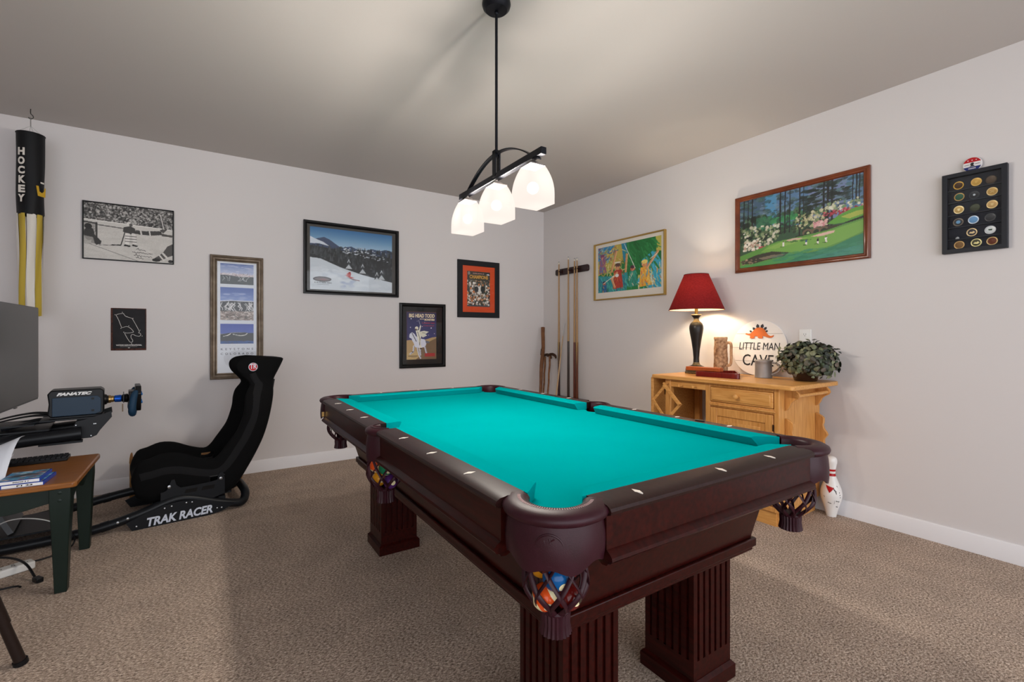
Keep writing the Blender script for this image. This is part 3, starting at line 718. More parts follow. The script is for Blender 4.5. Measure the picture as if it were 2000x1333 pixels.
# ---------------------------------------------------------------- painted pictures (grids of coloured points)
class Canvas:
    def __init__(s, w, h, bg='#808080'):
        s.w, s.h = w, h; s.a = np.zeros((h, w, 3)); s.a[:] = s.c(bg)
        s.X, s.Y = np.meshgrid((np.arange(w)+.5)/w, (np.arange(h)+.5)/h)
    def c(s, col): return np.array([int(col[i:i+2], 16)/255 for i in (1, 3, 5)]) if isinstance(col, str) else np.array(col)
    def put(s, m, col, al=1): s.a[m] = s.a[m]*(1-al)+s.c(col)*al
    def poly(s, pts, col, al=1):
        m = np.zeros((s.h, s.w), bool); n = len(pts)
        for i in range(n):
            (x0, y0), (x1, y1) = pts[i], pts[(i+1) % n]
            if y0 == y1: continue
            cnd = ((y0 > s.Y) != (y1 > s.Y)) & (s.X < (x1-x0)*(s.Y-y0)/(y1-y0)+x0); m ^= cnd
        s.put(m, col, al); return s
    def rect(s, x0, y0, x1, y1, col, al=1): s.put((s.X >= x0) & (s.X <= x1) & (s.Y >= y0) & (s.Y <= y1), col, al); return s
    def ell(s, x, y, rx, ry, col, al=1): s.put(((s.X-x)/rx)**2+((s.Y-y)/ry)**2 < 1, col, al); return s
    def line(s, pts, wd, col, al=1, asp=None):
        asp = asp or s.w/s.h
        for (x0, y0), (x1, y1) in zip(pts, pts[1:]):
            dx, dy = (x1-x0)*asp, y1-y0; L = dx*dx+dy*dy+1e-9
            t = np.clip((((s.X-x0)*asp)*dx+(s.Y-y0)*dy)/L, 0, 1)
            dd = ((s.X-x0)*asp-t*dx)**2+(s.Y-y0-t*dy)**2; s.put(dd < wd*wd, col, al)
        return s
    def vgrad(s, y0, y1, c0, c1):
        m = (s.Y >= y0) & (s.Y <= y1); t = ((s.Y-y0)/(y1-y0))[..., None]; g = s.c(c0)*(1-t)+s.c(c1)*t; s.a[m] = g[m]; return s
    def blobs(s, n, x0, y0, x1, y1, r0, r1, cols, al=.8, seed=1, flat=1, inside=None):
        r = random.Random(seed)
        for _ in range(n):
            x, y = r.uniform(x0, x1), r.uniform(y0, y1)
            if inside and not inside(x, y): continue
            q = r.uniform(r0, r1); s.ell(x, y, q*s.h/s.w, q*flat, cols[r.randrange(len(cols))], al)
        return s
    def noise(s, amp, seed=1): s.a += np.random.default_rng(seed).normal(0, amp, (s.h, s.w, 1)); return s
    def mesh(s, name, w, h, y, parent, x0=0, z0=0, rough=.6):
        vs = []; k, q = s.w, s.h
        xs = np.linspace(-w/2, w/2, k)+x0; zs = np.linspace(h/2, -h/2, q)+z0
        XX, ZZ = np.meshgrid(xs, zs); vs = np.stack([XX, np.full_like(XX, y), ZZ], -1).reshape(-1, 3)
        idx = np.arange(k*q).reshape(q, k)
        fs = np.stack([idx[1:, :-1], idx[1:, 1:], idx[:-1, 1:], idx[:-1, :-1]], -1).reshape(-1, 4)
        me = bpy.data.meshes.new(name); me.from_pydata(vs.tolist(), [], fs.tolist())
        a = np.clip(s.a, 0, 1); a = np.where(a <= .04045, a/12.92, ((a+.055)/1.055)**2.4).reshape(-1, 3)
        at = me.color_attributes.new('ink', 'FLOAT_COLOR', 'POINT'); at.data.foreach_set('color', np.concatenate([a, np.ones((len(a), 1))], 1).ravel())
        me.materials.append(attr_mat('printed_picture' if rough > .5 else 'glossy_picture', rough))
        o = bpy.data.objects.new(name, me); COL.objects.link(o); o.parent = parent; return o
def strokes(b, n, width, h, x, y, z, seed=1):
    # a line of lettering too small to read: short upright strokes with gaps between words
    r = random.Random(seed); st = width/n; x0 = x-width/2
    for i in range(n):
        if r.random() < .14: continue
        k = h*r.uniform(.8, 1)/2; b.box(x0+i*st, x0+i*st+st*.62, y, y+.0002, z-k, z+k)
        if r.random() < .5: b.box(x0+i*st, x0+i*st+st*.95, y, y+.0002, z+k*.5, z+k)
    return b
GL = glass_mat('picture_glass', .55)
def frame(par, w, h, fw, depth, m, prof=None, name='frame', bevel=.002):
    b = MB(); prof = prof or [(0, 0), (0, -depth), (fw, -depth), (fw, -depth*.5), (fw, 0)]
    cs = [(-1, 1), (1, 1), (1, -1), (-1, -1)]; rg = []
    for sx, sz in cs+[cs[0]]: rg.append([(sx*(w/2-i), y, sz*(h/2-i)) for i, y in prof])
    b.loft(rg, closed=True, caps=False, smooth=False); return b.build(name, m, par, bevel=bevel)
def panel(par, w, h, y0, y1, m, name, x=0, z=0): return MB().box(x-w/2, x+w/2, min(y0, y1), max(y0, y1), z-h/2, z+h/2).build(name, m, par)
def glass(par, w, h, y, x=0, z=0): return panel(par, w, h, y, y+.0015, GL, 'glass', x, z)
M_frblk = mat('black_frame_lacquer', '#101012', .35)
M_frsat = mat('satin_black_frame', '#1b1c20', .5)
def T_at(x, y, z): return Tm(x, y, z) @ TX

# hockey photograph (monochrome)
g = on_back('hockey_photo', 'wide black-and-white hockey photograph in a thin black frame, top left of the wall', 'picture', -.4445, 1.917)
frame(g, .532, .418, .008, .018, M_frblk)
c = Canvas(210, 164, '#8f8d8a'); c.rect(0, 0, 1, .36, '#4a4846')
c.blobs(1500, 0, 0, 1, .34, .008, .022, ['#2a2928', '#6d6a68', '#9a9794', '#3b3938', '#55524f', '#bdb9b5'], .85, 4)
c.poly([(0, .30), (1, .37), (1, .47), (0, .37)], '#c7c3be'); c.line([(0, .375), (1, .47)], .008, '#4b4947'); c.line([(0, .305), (1, .365)], .006, '#e8e5e0')
c.poly([(0, .385), (1, .475), (1, 1), (0, 1)], '#c4c0bb'); c.blobs(160, 0, .45, 1, 1, .03, .12, ['#d0ccc7', '#b9b5b0', '#cbc7c2'], .35, 5, .3)
c.line([(.02, .72), (.6, 1)], .006, '#8a8784'); c.line([(.16, .75), (.4, .73)], .005, '#55524f')
c.poly([(.0, .34), (.13, .37), (.13, .74), (0, .74)], '#a19d99', .8); c.line([(.135, .36), (.14, .74)], .014, '#3a3836'); c.line([(0, .35), (.14, .37)], .012, '#2f2d2c')
for i in range(6): c.line([(0, .45+i*.05), (.13, .42+i*.05)], .003, '#6d6a67'); c.line([(.02*i, .4), (.02*i+.02, .74)], .003, '#77736f')
c.ell(.06, .56, .055, .12, '#2e2c2b'); c.ell(.05, .43, .04, .05, '#1f1e1d'); c.poly([(.1, .55), (.19, .68), (.18, .74), (.08, .72)], '#302e2d'); c.poly([(0, .6), (.1, .62), (.12, .74), (0, .74)], '#b5b1ac', .7)
# one upright skater, one stretched skater, legs of a third
c.ell(.49, .33, .030, .045, '#d8d4cf'); c.ell(.51, .34, .020, .03, '#565351'); c.poly([(.43, .39), (.50, .36), (.56, .40), (.55, .50), (.46, .52), (.42, .47)], '#3b3937')
c.poly([(.45, .49), (.50, .50), (.49, .70), (.445, .70)], '#dcd8d3'); c.poly([(.52, .49), (.56, .49), (.575, .68), (.53, .69)], '#d5d1cc')
for i in range(3): c.rect(.445, .54+.05*i, .575, .555+.05*i, '#4a4745')
c.poly([(.44, .70), (.51, .72), (.50, .745), (.43, .735)], '#1f1e1d'); c.poly([(.53, .69), (.59, .71), (.58, .735), (.52, .72)], '#1f1e1d')
c.line([(.44, .5), (.40, .72), (.30, .73)], .008, '#2a2827')
c.poly([(.55, .44), (.66, .43), (.78, .41), (.86, .40), (.87, .47), (.74, .50), (.62, .50), (.54, .49)], '#383634'); c.line([(.62, .43), (.63, .5)], .012, '#c9c5c0'); c.line([(.72, .42), (.73, .5)], .01, '#c9c5c0')
c.poly([(.84, .38), (.92, .33), (.93, .36), (.88, .44)], '#4a4846'); c.poly([(.86, .44), (.99, .47), (.99, .50), (.86, .49)], '#45423f'); c.line([(.85, .1), (.89, .36)], .006, '#d5d1cd')
c.poly([(1, .62), (.93, .68), (.88, .80), (.78, .92), (.80, .97), (.86, .95), (.94, .88), (1, .84)], '#4a4745'); c.line([(.88, .82), (.93, .9)], .016, '#d0ccc7'); c.line([(.84, .86), (.89, .95)], .012, '#cfcbc6'); c.ell(.80, .95, .05, .03, '#1b1a19'); c.ell(.97, .96, .03, .03, '#22201f')
r = random.Random(2)
for y, n_ in ((.77, 5), (.83, 10), (.88, 9), (.92, 4)):
    x = .52+r.uniform(0, .05); p_ = []
    for i in range(n_*2): p_.append((x, y+.01*math.sin(i*2.3)+r.uniform(-.01, .01)+.012*i/n_)); x += .012
    c.line(p_, .004, '#2b2928')
c.noise(.02).mesh('photo', .518, .404, -.010, g)
# race track plate
g = on_back('track_plate', 'small rusty-edged black metal plate with a white race track outline below the hockey photograph', 'sign', -.452, 1.2035)
M_rust = mat('rusty_enamel_edge', '#5e372c', .8, var='#2b1c1a', scale=90, bump=.3)
b = MB().box(-.103, .103, -.0066, .0006, -.157, .157); b.build('plate', M_rust, g, bevel=.002)
panel(g, .190, .294, -.0072, -.006, mat('black_enamel', '#1a181a', .5, var='#242224', scale=14, spec=.15), 'enamel_face', .003, .004)
trk = [(.15, .17), (.20, .145), (.34, .125), (.36, .14), (.42, .195), (.56, .23), (.60, .25), (.66, .33), (.74, .45), (.79, .53), (.80, .56), (.78, .585), (.83, .60), (.84, .635), (.80, .665), (.70, .655), (.62, .62), (.57, .64), (.565, .70), (.61, .76), (.60, .80), (.54, .805), (.48, .74), (.41, .64), (.39, .585), (.47, .59), (.60, .575), (.63, .55), (.54, .47), (.44, .435), (.32, .46), (.29, .44), (.24, .33), (.22, .29), (.18, .22)]
P_ = lambda u, v: (-.103+.206*u, -.0074, .157-.314*v)
M_enw = mat('white_enamel', '#dedbd8', .5)
b = MB().tube([P_(*q) for q in trk], .0036, 6, closed=True, smoothn=3, flat=.5); b.build('track_line', M_enw, g)
b = MB().text('WATKINS GLEN INTERNATIONAL', .014, T_at(.002, -.0075, -.1185), width=.150, bold=.0004); strokes(b, 6, .018, .006, .002, -.0076, -.138); b.box(-.05, .05, -.0076, -.007, -.1295, -.1285)
for (u, v, s_) in ((.12, .16, 1), (.32, .10, 2), (.45, .2, 3), (.62, .24, 4), (.82, .52, 5), (.88, .66, 6), (.5, .42, 8), (.28, .48, 9), (.36, .57, 7), (.58, .84, 6)):
    x, y, z = P_(u, v); b.box(x-.0016, x+.0016, -.0077, -.0072, z-.003, z+.003)
b.build('lettering', M_enw, g)
# tall ski-area poster
M_pewter_fr = mat('antique_pewter_moulding', '#7b6d5e', .4, metal=.35, var='#5a4d40', scale=18)
g = on_back('ski_area_poster', 'tall narrow poster of three mountain views in a pewter frame behind the racing seat', 'picture', .2465, 1.306)
frame(g, .380, 1.012, .050, .030, M_pewter_fr, prof=[(0, 0), (0, -.020), (.006, -.028), (.014, -.030), (.020, -.024), (.026, -.022), (.034, -.024), (.040, -.020), (.044, -.013), (.050, -.011), (.050, 0)], bevel=0)
panel(g, .30, .93, -.008, -.004, mat('pale_grey_mount', '#d4d8e0', .6), 'mount')
def mtn(kind, w, h):
    c = Canvas(w, h); r = random.Random(kind)
    if kind == 1:
        c.vgrad(0, .55, '#5a6fa8', '#b9bfd4'); c.blobs(40, 0, .05, 1, .45, .05, .12, ['#9aa6c8', '#c7c9d8'], .4, 2, .3)
        c.poly([(0, .52), (.1, .45), (.25, .5), (.4, .44), (.55, .5), (.7, .46), (.85, .52), (1, .49), (1, .62), (0, .62)], '#c9c0c4'); c.blobs(60, 0, .46, 1, .58, .01, .03, ['#b08c8c', '#e2dce0', '#7f7480'], .7, 3)
        c.poly([(0, .55), (.3, .57), (.6, .62), (1, .60), (1, 1), (0, 1)], '#3c4245'); c.blobs(260, 0, .6, 1, 1, .01, .03, ['#2c3133', '#4b5150', '#5b5f5c', '#363b3b'], .6, 4)
        for i in range(8): x = r.uniform(.05, .95); c.line([(x, .62), (x+r.uniform(-.08, .08), .72), (x+r.uniform(-.1, .1), .84)], .010, '#c5c8ca', .8)
    elif kind == 2:
        c.vgrad(0, .45, '#3d5aa3', '#8c9fce'); c.blobs(30, 0, .15, 1, .42, .04, .1, ['#a9b4d6', '#6f86bd', '#c5cbe0'], .4, 5, .25)
        c.poly([(0, .44), (.2, .41), (.45, .4), (.7, .41), (.9, .42), (1, .41), (1, .75), (0, .75)], '#36393d'); c.line([(0, .425), (.3, .40), (.6, .405), (1, .41)], .012, '#d5d8e2')
        for i in range(22):
            x = r.uniform(.03, .97); y = r.uniform(.44, .5); p_ = [(x, y)]
            for q in range(4): x += r.uniform(-.08, .08); y += .055; p_.append((x, y))
            c.line(p_, r.uniform(.006, .013), '#d9d8da', .9)
        c.rect(0, .72, 1, 1, '#8a7c76'); c.blobs(320, 0, .72, 1, 1, .012, .04, ['#c9bdb8', '#6b5b54', '#3f3833', '#ddd5d1', '#8f7d74'], .7, 6, .4)
    else:
        c.vgrad(0, .5, '#2b43a0', '#5064b4'); c.poly([(0, .55), (.2, .47), (.35, .44), (.5, .45), (.7, .42), (.85, .46), (1, .45), (1, .9), (0, .9)], '#22262b')
        c.line([(.3, .46), (.5, .43), (.65, .45)], .012, '#8d8f92'); c.line([(.1, .62), (.22, .58), (.3, .5)], .02, '#d7d6d2'); c.line([(.38, .52), (.6, .60), (.74, .56), (.8, .48)], .022, '#cfcdc8'); c.blobs(120, 0, .48, 1, .86, .012, .035, ['#171a1e', '#2d3136', '#3b3a38'], .6, 8, .6)
        c.rect(0, .86, 1, 1, '#1d4a8c'); c.blobs(30, 0, .84, 1, .97, .02, .06, ['#1a3358', '#2a63a8', '#22262b'], .6, 9, .4)
    return c
mtn(1, 100, 70).mesh('photo_panel', .238, .168, -.0085, g, z0=.358)
mtn(2, 100, 112).mesh('photo_panel', .238, .270, -.0085, g, z0=.112)
mtn(3, 100, 68).mesh('photo_panel', .238, .164, -.0085, g, z0=-.135)
MG = mat('slate_lettering', '#4a4f5c', .6)
b = MB(); 
for s_, z, w_ in (('K  E  Y  S  T  O  N  E', -.262, .232), ('C  O  L  O  R  A  D  O', -.300, .232)): b.text(s_, .024, T_at(0, -.0086, z), width=w_, bold=.0002)
b.build('lettering', MG, g); glass(g, .29, .92, -.0125)
# large skiing photo
g = on_back('skiing_poster', 'large black-framed photograph of a red skier on a snowy mountain slope', 'picture', 1.1885, 1.859)
frame(g, .870, .655, .030, .030, M_frblk, prof=[(0, 0), (0, -.030), (.012, -.032), (.022, -.026), (.028, -.018), (.030, 0)])
panel(g, .82, .60, -.008, -.004, mat('charcoal_mount', '#4b4845', .7), 'mount')
c = Canvas(230, 180); c.vgrad(0, .30, '#2f6ba0', '#a8c4d8'); r = random.Random(9)
c.poly([(0, .16), (.06, .19), (.16, .15), (.22, .18), (.30, .25), (.36, .30), (.48, .26), (.55, .30), (.66, .31), (.74, .27), (.84, .29), (.92, .26), (1, .28), (1, .5), (0, .5)], '#3a4a68')
c.poly([(0, .155), (.06, .19), (.15, .23), (.22, .29), (.1, .26), (0, .27)], '#d5dbe4'); c.blobs(26, .45, .27, 1, .33, .006, .018, ['#dfe4ea', '#aab6c6'], .9, 3, .6)
c.blobs(160, 0, .28, 1, .5, .012, .03, ['#27303c', '#33404e', '#1f262e', '#48566a'], .7, 4, .7)
c.poly([(0, .30), (.3, .33), (.6, .36), (1, .40), (1, .86), (.7, .76), (.4, .64), (.15, .52), (0, .55)], '#22262a')
for i in range(230):
    x = r.uniform(0, 1); y = r.uniform(.33, .42+.40*x); h_ = r.uniform(.04, .09); col_ = ['#1b1f22', '#2b3034', '#383d40', '#4a4f52'][r.randrange(4)]
    c.poly([(x, y-h_), (x+.014, y+.02), (x-.014, y+.02)], col_, .85)
c.blobs(90, .38, .30, .95, .48, .006, .02, ['#d9dee4', '#b4bcc6'], .85, 6, .6, lambda x, y: abs(y-.3-.22*(x-.38)-.02) < .05)
c.poly([(0, .49), (.12, .50), (.35, .62), (.62, .72), (1, .82), (1, 1), (0, 1)], '#cfd6dd'); c.blobs(130, 0, .55, 1, 1, .04, .12, ['#dce2e8', '#c4ccd5', '#d3dae1'], .35, 7, .4, lambda x, y: y > .58+.25*x)
for x, y in ((.45, .60), (.62, .66), (.80, .78), (.86, .74)):
    for q in range(5): c.poly([(x, y-.16+q*.03), (x+.012+.008*q, y-.10+q*.034), (x-.012-.008*q, y-.10+q*.034)], ['#3a4146', '#cfd5da', '#2c3236'][q % 3], .9)
c.poly([(.40, .745), (.44, .70), (.48, .715), (.47, .76), (.52, .78), (.47, .79)], '#b8403f'); c.ell(.46, .70, .014, .018, '#a5302f'); c.line([(.45, .79), (.58, .82)], .006, '#7a3a44'); c.line([(.43, .78), (.54, .83)], .005, '#8f949c')
c.blobs(60, .15, .66, .42, .80, .03, .07, ['#e6ebf0', '#b9c2cf', '#d5dce4'], .35, 8, .6); c.blobs(12, .36, .84, .5, .94, .02, .05, ['#8fa0c0', '#a9b6cf'], .4, 9, .5)
c.ell(.14, .83, .105, .042, '#4d4a50'); c.ell(.14, .83, .085, .028, '#7d7678'); c.ell(.15, .835, .04, .016, '#8c6f72')
c.mesh('photo', .752, .562, -.0085, g, x0=-.004, z0=-.004)
b = strokes(MB(), 26, .155, .010, -.265, -.0090, -.222, 5); b.box(-.32, -.22, -.0088, -.0086, -.239, -.237); b.build('lettering', MG, g); glass(g, .81, .595, -.0145)
# concert poster
g = on_back('concert_poster', 'black-framed concert poster of a rider on a white horse under a blue night sky', 'picture', 1.8835, 1.1555)
frame(g, .496, .652, .036, .030, M_frblk, prof=[(0, 0), (0, -.026), (.010, -.031), (.022, -.030), (.032, -.020), (.036, -.012), (.036, 0)])
panel(g, .43, .59, -.008, -.004, mat('black_mount', '#1b1a1b', .6), 'mount')
c = Canvas(140, 210, '#262659'); c.vgrad(0, .62, '#22224f', '#33336f'); c.rect(0, 0, 1, .012, '#5a2a24'); c.rect(0, 0, .018, .6, '#4a2350')
c.poly([(0, .60), (.12, .59), (.35, .62), (.65, .58), (.85, .54), (1, .53), (1, 1), (0, 1)], '#b89a6c'); c.poly([(.45, .74), (.72, .64), (1, .55), (1, 1), (.3, 1)], '#7d6348'); c.poly([(0, .86), (.3, .82), (.5, .9), (.3, 1), (0, 1)], '#c4a875')
r = random.Random(1)
for x, y, q in ((.15, .15, .012), (.13, .33, .010), (.52, .31, .008), (.82, .34, .013), (.73, .49, .007), (.93, .46, .008), (.35, .2, .005), (.6, .22, .005)): c.ell(x, y, q*1.5, q, '#d8d6e4')
W_, K_ = '#d9dae6', '#33343f'
c.poly([(.20, .60), (.28, .50), (.42, .56), (.60, .58), (.66, .66), (.62, .74), (.42, .76), (.28, .74)], W_); c.poly([(.09, .54), (.10, .47), (.18, .43), (.27, .47), (.36, .58), (.30, .72), (.20, .62), (.16, .56)], W_); c.line([(.18, .45), (.32, .62)], .008, K_)
for p_ in ([(.24, .72), (.22, .84), (.12, .88)], [(.36, .75), (.40, .88), (.46, .97)], [(.60, .72), (.64, .82), (.68, .90)], [(.44, .75), (.46, .90)]): c.line(p_, .016, W_); c.line([(x+.012, y) for x, y in p_], .004, K_)
c.poly([(.62, .60), (.78, .63), (.74, .66), (.64, .66)], '#6a6b78')
c.poly([(.30, .40), (.42, .38), (.48, .50), (.46, .66), (.50, .76), (.44, .76), (.38, .60)], '#e4dfcf'); c.ell(.33, .345, .055, .035, '#e6e0cc'); c.ell(.31, .375, .03, .022, '#6d5140'); c.poly([(.42, .42), (.58, .40), (.74, .42), (.62, .47), (.68, .50), (.54, .54), (.46, .50)], '#d8d3c2'); c.line([(.42, .40), (.46, .30)], .014, '#e0dac8'); c.line([(.46, .30), (.40, .18)], .004, '#b9bcc8')
c.line([(.36, .42), (.44, .56), (.43, .7)], .006, K_); c.line([(.52, .44), (.62, .45)], .005, '#5a584f'); c.ell(.47, .77, .04, .012, '#3a2a22'); c.ell(.2, .84, .04, .01, '#4a3a2b')
c.rect(.60, .87, .95, .945, '#a8292c'); c.line([(.06, .925), (.36, .925)], .006, '#5b4732'); c.line([(.16, .95), (.30, .95)], .004, '#5b4732')
c.mesh('print', .322, .484, -.0085, g, x0=-.012, z0=.0)
M_cr = mat('cream_print', '#e8d6b4', .7); M_rp = mat('rose_print', '#b03a58', .7)
b = MB().text('BIG HEAD TODD', .050, T_at(-.010, -.0089, .200), width=.278, bold=.0018, shear=.05); b.text('AND THE', .012, T_at(-.012, -.0089, .168), width=.045, bold=.0005); b.text('MONSTERS', .026, T_at(.073, -.0089, .162), width=.112, bold=.0012)
b.build('lettering', M_cr, g)
b = strokes(strokes(MB(), 17, .140, .013, .062, -.0090, .128, 2), 19, .118, .009, .066, -.0090, .100, 3); b.build('lettering', M_rp, g)
glass(g, .424, .580, -.0125)
# orange-matted team photo
g = on_back('team_photo', 'black-framed team photograph with a wide orange mat, right of the skiing poster', 'picture', 2.5375, 1.6622)
frame(g, .522, .620, .058, .024, M_frsat, bevel=.003)
panel(g, .412, .51, -.012, -.008, mat('orange_mat_board', '#cf4d22', .75), 'mat_board')
c = Canvas(120, 168, '#3a3733'); r = random.Random(8); c.blobs(520, 0, .26, 1, .97, .012, .035, ['#d8cfc6', '#b5764b', '#2c2b2a', '#c98a5a', '#5b544e', '#e6e2dc', '#33402f', '#8c6a4c', '#1f2328'], .85, 3)
c.blobs(90, 0, .25, 1, .5, .02, .05, ['#4a4a44', '#39413a', '#5c5852'], .4, 4)
for i in range(34):
    x, y = r.uniform(.06, .94), r.uniform(.30, .92); q = r.uniform(.6, 1.1); c.poly([(x-.03*q, y), (x+.03*q, y-.01), (x+.045*q, y+.05), (x-.04*q, y+.055)], ['#e4dfd8', '#c77a42', '#dcd4ca'][i % 3]); c.ell(x, y-.02, .022*q, .02*q, '#33302d'); c.line([(x-.02, y+.05), (x-.03, y+.1)], .007, '#d5cdc4')
c.poly([(.46, .45), (.58, .40), (.60, .60), (.50, .68)], '#dcd8d2'); c.ell(.68, .5, .10, .09, '#1f2022'); c.ell(.40, .5, .09, .08, '#26262a')
c.rect(0, 0, 1, .055, '#2e2b29'); c.ell(.08, .06, .05, .05, '#8b857d'); c.poly([(.82, .075), (.92, .05), (.99, .085), (.9, .09)], '#d6d8de'); c.rect(0, .955, 1, 1, '#3f4247'); c.rect(.90, .91, .97, .965, '#c9c7c3')
c.mesh('photo', .286, .384, -.0125, g, x0=-.002, z0=.002)
M_gold = mat('gold_print', '#c99a4a', .5)
b = MB().text('CHAMPIONS', .052, T_at(0, -.0129, .132), width=.232, bold=.0022); b.build('lettering', M_gold, g)
b = MB().text('SUPER BOWL 50', .014, T_at(-.005, -.0129, .172), width=.14, bold=.0006); b.build('lettering', mat('pale_rose_print', '#b98f86', .7), g)
glass(g, .408, .505, -.0145)
# colourful golf painting, right wall
M_goldfr = mat('thin_gold_moulding', '#b39350', .35, metal=.6)
g = on_right('abstract_print', 'colourful loosely painted print in a thin gold frame, left of the red lamp', 'picture', 3.153, 1.8095)
frame(g, .898, .581, .012, .030, M_goldfr)
panel(g, .875, .558, -.010, -.006, mat('cream_mount', '#d9d2c8', .7), 'mount')
c = Canvas(240, 160, '#1f6f36'); r = random.Random(21)
c.poly([(0, 0), (.44, 0), (.42, .35), (.30, .5), (.12, .55), (0, .62)], '#b7a44e'); c.poly([(0, 0), (.3, 0), (.22, .12), (.1, .2), (.04, .3), (0, .3)], '#2f7fae'); c.poly([(.40, 0), (.48, 0), (.50, .2), (.46, .42), (.43, .3)], '#2a7f9a'); c.poly([(0, .62), (.2, .66), (.5, .62), (.52, 1), (0, 1)], '#2d8f92'); c.poly([(.72, .42), (.9, .25), (1, .5), (1, 1), (.6, 1), (.7, .7)], '#3a9fb8'); c.poly([(.5, .86), (.82, .9), (.8, 1), (.48, 1)], '#237a3c'); c.poly([(.92, 0), (1, 0), (1, .3), (.93, .28)], '#b9b252')
def stroke(n, x0, y0, x1, y1, cols, L=.09, wd=.010, seed=1, ang=None):
    q = random.Random(seed)
    for _ in range(n):
        x, y = q.uniform(x0, x1), q.uniform(y0, y1); a = (ang if ang is not None else q.uniform(0, PI))+q.uniform(-.5, .5); l_ = q.uniform(.3, 1)*L
        c.line([(x, y), (x+l_*math.cos(a)*.66, y+l_*math.sin(a))], q.uniform(.4, 1)*wd, cols[q.randrange(len(cols))], .8)
stroke(150, 0, 0, .42, .6, ['#c9b765', '#a8923f', '#d8cf90', '#8f9c4a', '#b98a4a'], .12, .012, 2)
stroke(60, 0, 0, .3, .3, ['#3f93c0', '#245f94', '#6fb0c8', '#7a3f6a'], .1, .012, 3)
stroke(110, 0, .66, .5, 1, ['#1f7f86', '#49aeb0', '#2a5f86', '#57b39a', '#1d6a58'], .12, .014, 4, 1.3)
stroke(110, .66, .5, 1, 1, ['#4fb4d0', '#2b7fae', '#e0c25a', '#d98a3c', '#7fcfd8', '#f0e2c0'], .12, .012, 5, 1.2)
stroke(70, .46, .0, .94, .55, ['#1b6a30', '#2a7d40', '#195c2c', '#338a4a'], .2, .02, 6, 1.0)
def fig(x, y, k, cloth, skin, hair, seed):     # loose upright figure: head, torso, arm
    c.ell(x, y, .035*k, .06*k, skin); c.ell(x, y-.035*k, .04*k, .035*k, hair); c.poly([(x-.05*k, y+.06*k), (x+.05*k, y+.05*k), (x+.08*k, y+.38*k), (x-.07*k, y+.4*k)], cloth[0]); stroke(34, x-.06*k, y+.06*k, x+.06*k, y+.36*k, cloth, .1*k, .011, seed, 1.4); stroke(8, x-.03*k, y-.04*k, x+.03*k, y+.05*k, [skin, '#f0c9a0', '#8f4a3a'], .04, .006, seed+1)
fig(.34, .48, 1.15, ['#a8382a', '#c9523a', '#d98a3c', '#8f2f2a'], '#c98a5e', '#5a3a34', 11); c.ell(.335, .385, .06, .018, '#d9d2c0')
fig(.58, .56, .95, ['#2f8f7a', '#4aa889', '#d9c9b0', '#1f6a5a'], '#b5604a', '#4a2f3a', 12); fig(.76, .50, 1.15, ['#e0a63c', '#c9543a', '#f0d27a', '#3a9fb8'], '#d08a58', '#e6d070', 13); fig(.11, .80, .7, ['#245f94', '#1b4a6a', '#c9a24a'], '#a8483c', '#1f2f4a', 14); fig(.08, .22, .9, ['#8f5a78', '#b7a44e', '#2f7fae'], '#a0566a', '#7a3f6a', 15)
for p_ in ([(.24, .56), (.32, .15)], [(.33, .6), (.24, .72), (.29, .9)], [(.79, .6), (.95, .30)], [(.47, .6), (.49, .25)]): c.line(p_, .026, '#c98a5e', .9); c.line([(x+.008, y) for x, y in p_], .008, '#e6bf90', .8)
c.line([(.45, .02), (.62, .56)], .005, '#e8efe4'); c.line([(.10, .80), (.28, .66)], .006, '#e8e4d8'); c.line([(.84, .42), (.94, .34)], .004, '#e8efe4'); c.ell(.33, .66, .03, .035, '#dcdcdc')
c.mesh('print', .800, .462, -.0105, g, x0=.0, z0=.016, rough=.45)
r = random.Random(4); b = MB(); b.tube([(.10+.010*i, -.0112, -.166+.006*math.sin(i*1.9)+r.uniform(-.003, .003)) for i in range(12)], .0012, 5, smoothn=4); b.build('signature', mat('pale_green_ink', '#a9c08a', .6), g)
# golf course landscape
M_walfr = mat('walnut_brown_moulding', '#5e2c17', .32, var='#7a3d20', scale=10, coat=.3)
g = on_right('golf_landscape', 'large brown-framed landscape of golfers on a green beneath dark trees', 'picture', 1.6175, 1.922)
frame(g, .872, .575, .036, .028, M_walfr, prof=[(0, 0), (0, -.020), (.006, -.027), (.014, -.028), (.022, -.022), (.030, -.024), (.036, -.014), (.036, 0)])
c = Canvas(270, 178, '#38543e'); r = random.Random(31)
c.vgrad(0, .5, '#5a7ba0', '#5f7fa0'); c.rect(0, 0, .25, .5, '#41566b', .8); c.rect(.24, 0, .34, .4, '#4f93bd', .7); c.rect(.6, 0, .88, .5, '#7b83a8', .7)
c.blobs(420, 0, 0, 1, .45, .012, .05, ['#2b3a34', '#3d5a4a', '#526b6a', '#6f8aa0', '#27332e', '#47685a', '#7d94ab'], .5, 2, .5)
c.blobs(200, 0, .28, .75, .62, .015, .05, ['#1f2a24', '#2b3b2c', '#3a5a3c', '#27322a', '#4d6a48'], .75, 3)
c.rect(.30, .34, .52, .42, '#3f9a55', .8); c.rect(.16, .30, .3, .48, '#3a7f66', .5); c.blobs(60, .2, .3, .6, .5, .01, .03, ['#2f6a4a', '#3f8a5a', '#26352d'], .6, 4)
for x, wd in ((.04, .008), (.08, .006), (.12, .009), (.37, .010), (.41, .008), (.45, .006), (.53, .009), (.56, .005), (.715, .011), (.745, .013), (.775, .011), (.92, .006), (.945, .008), (.965, .006)):
    yb = .58 if x < .5 else (.66 if x < .8 else .35); c.line([(x+.006, 0), (x, yb)], wd, '#221f22', .92)
c.blobs(60, .55, .02, .9, .30, .02, .06, ['#1f2826', '#2b3633', '#26302c'], .8, 5, .35)
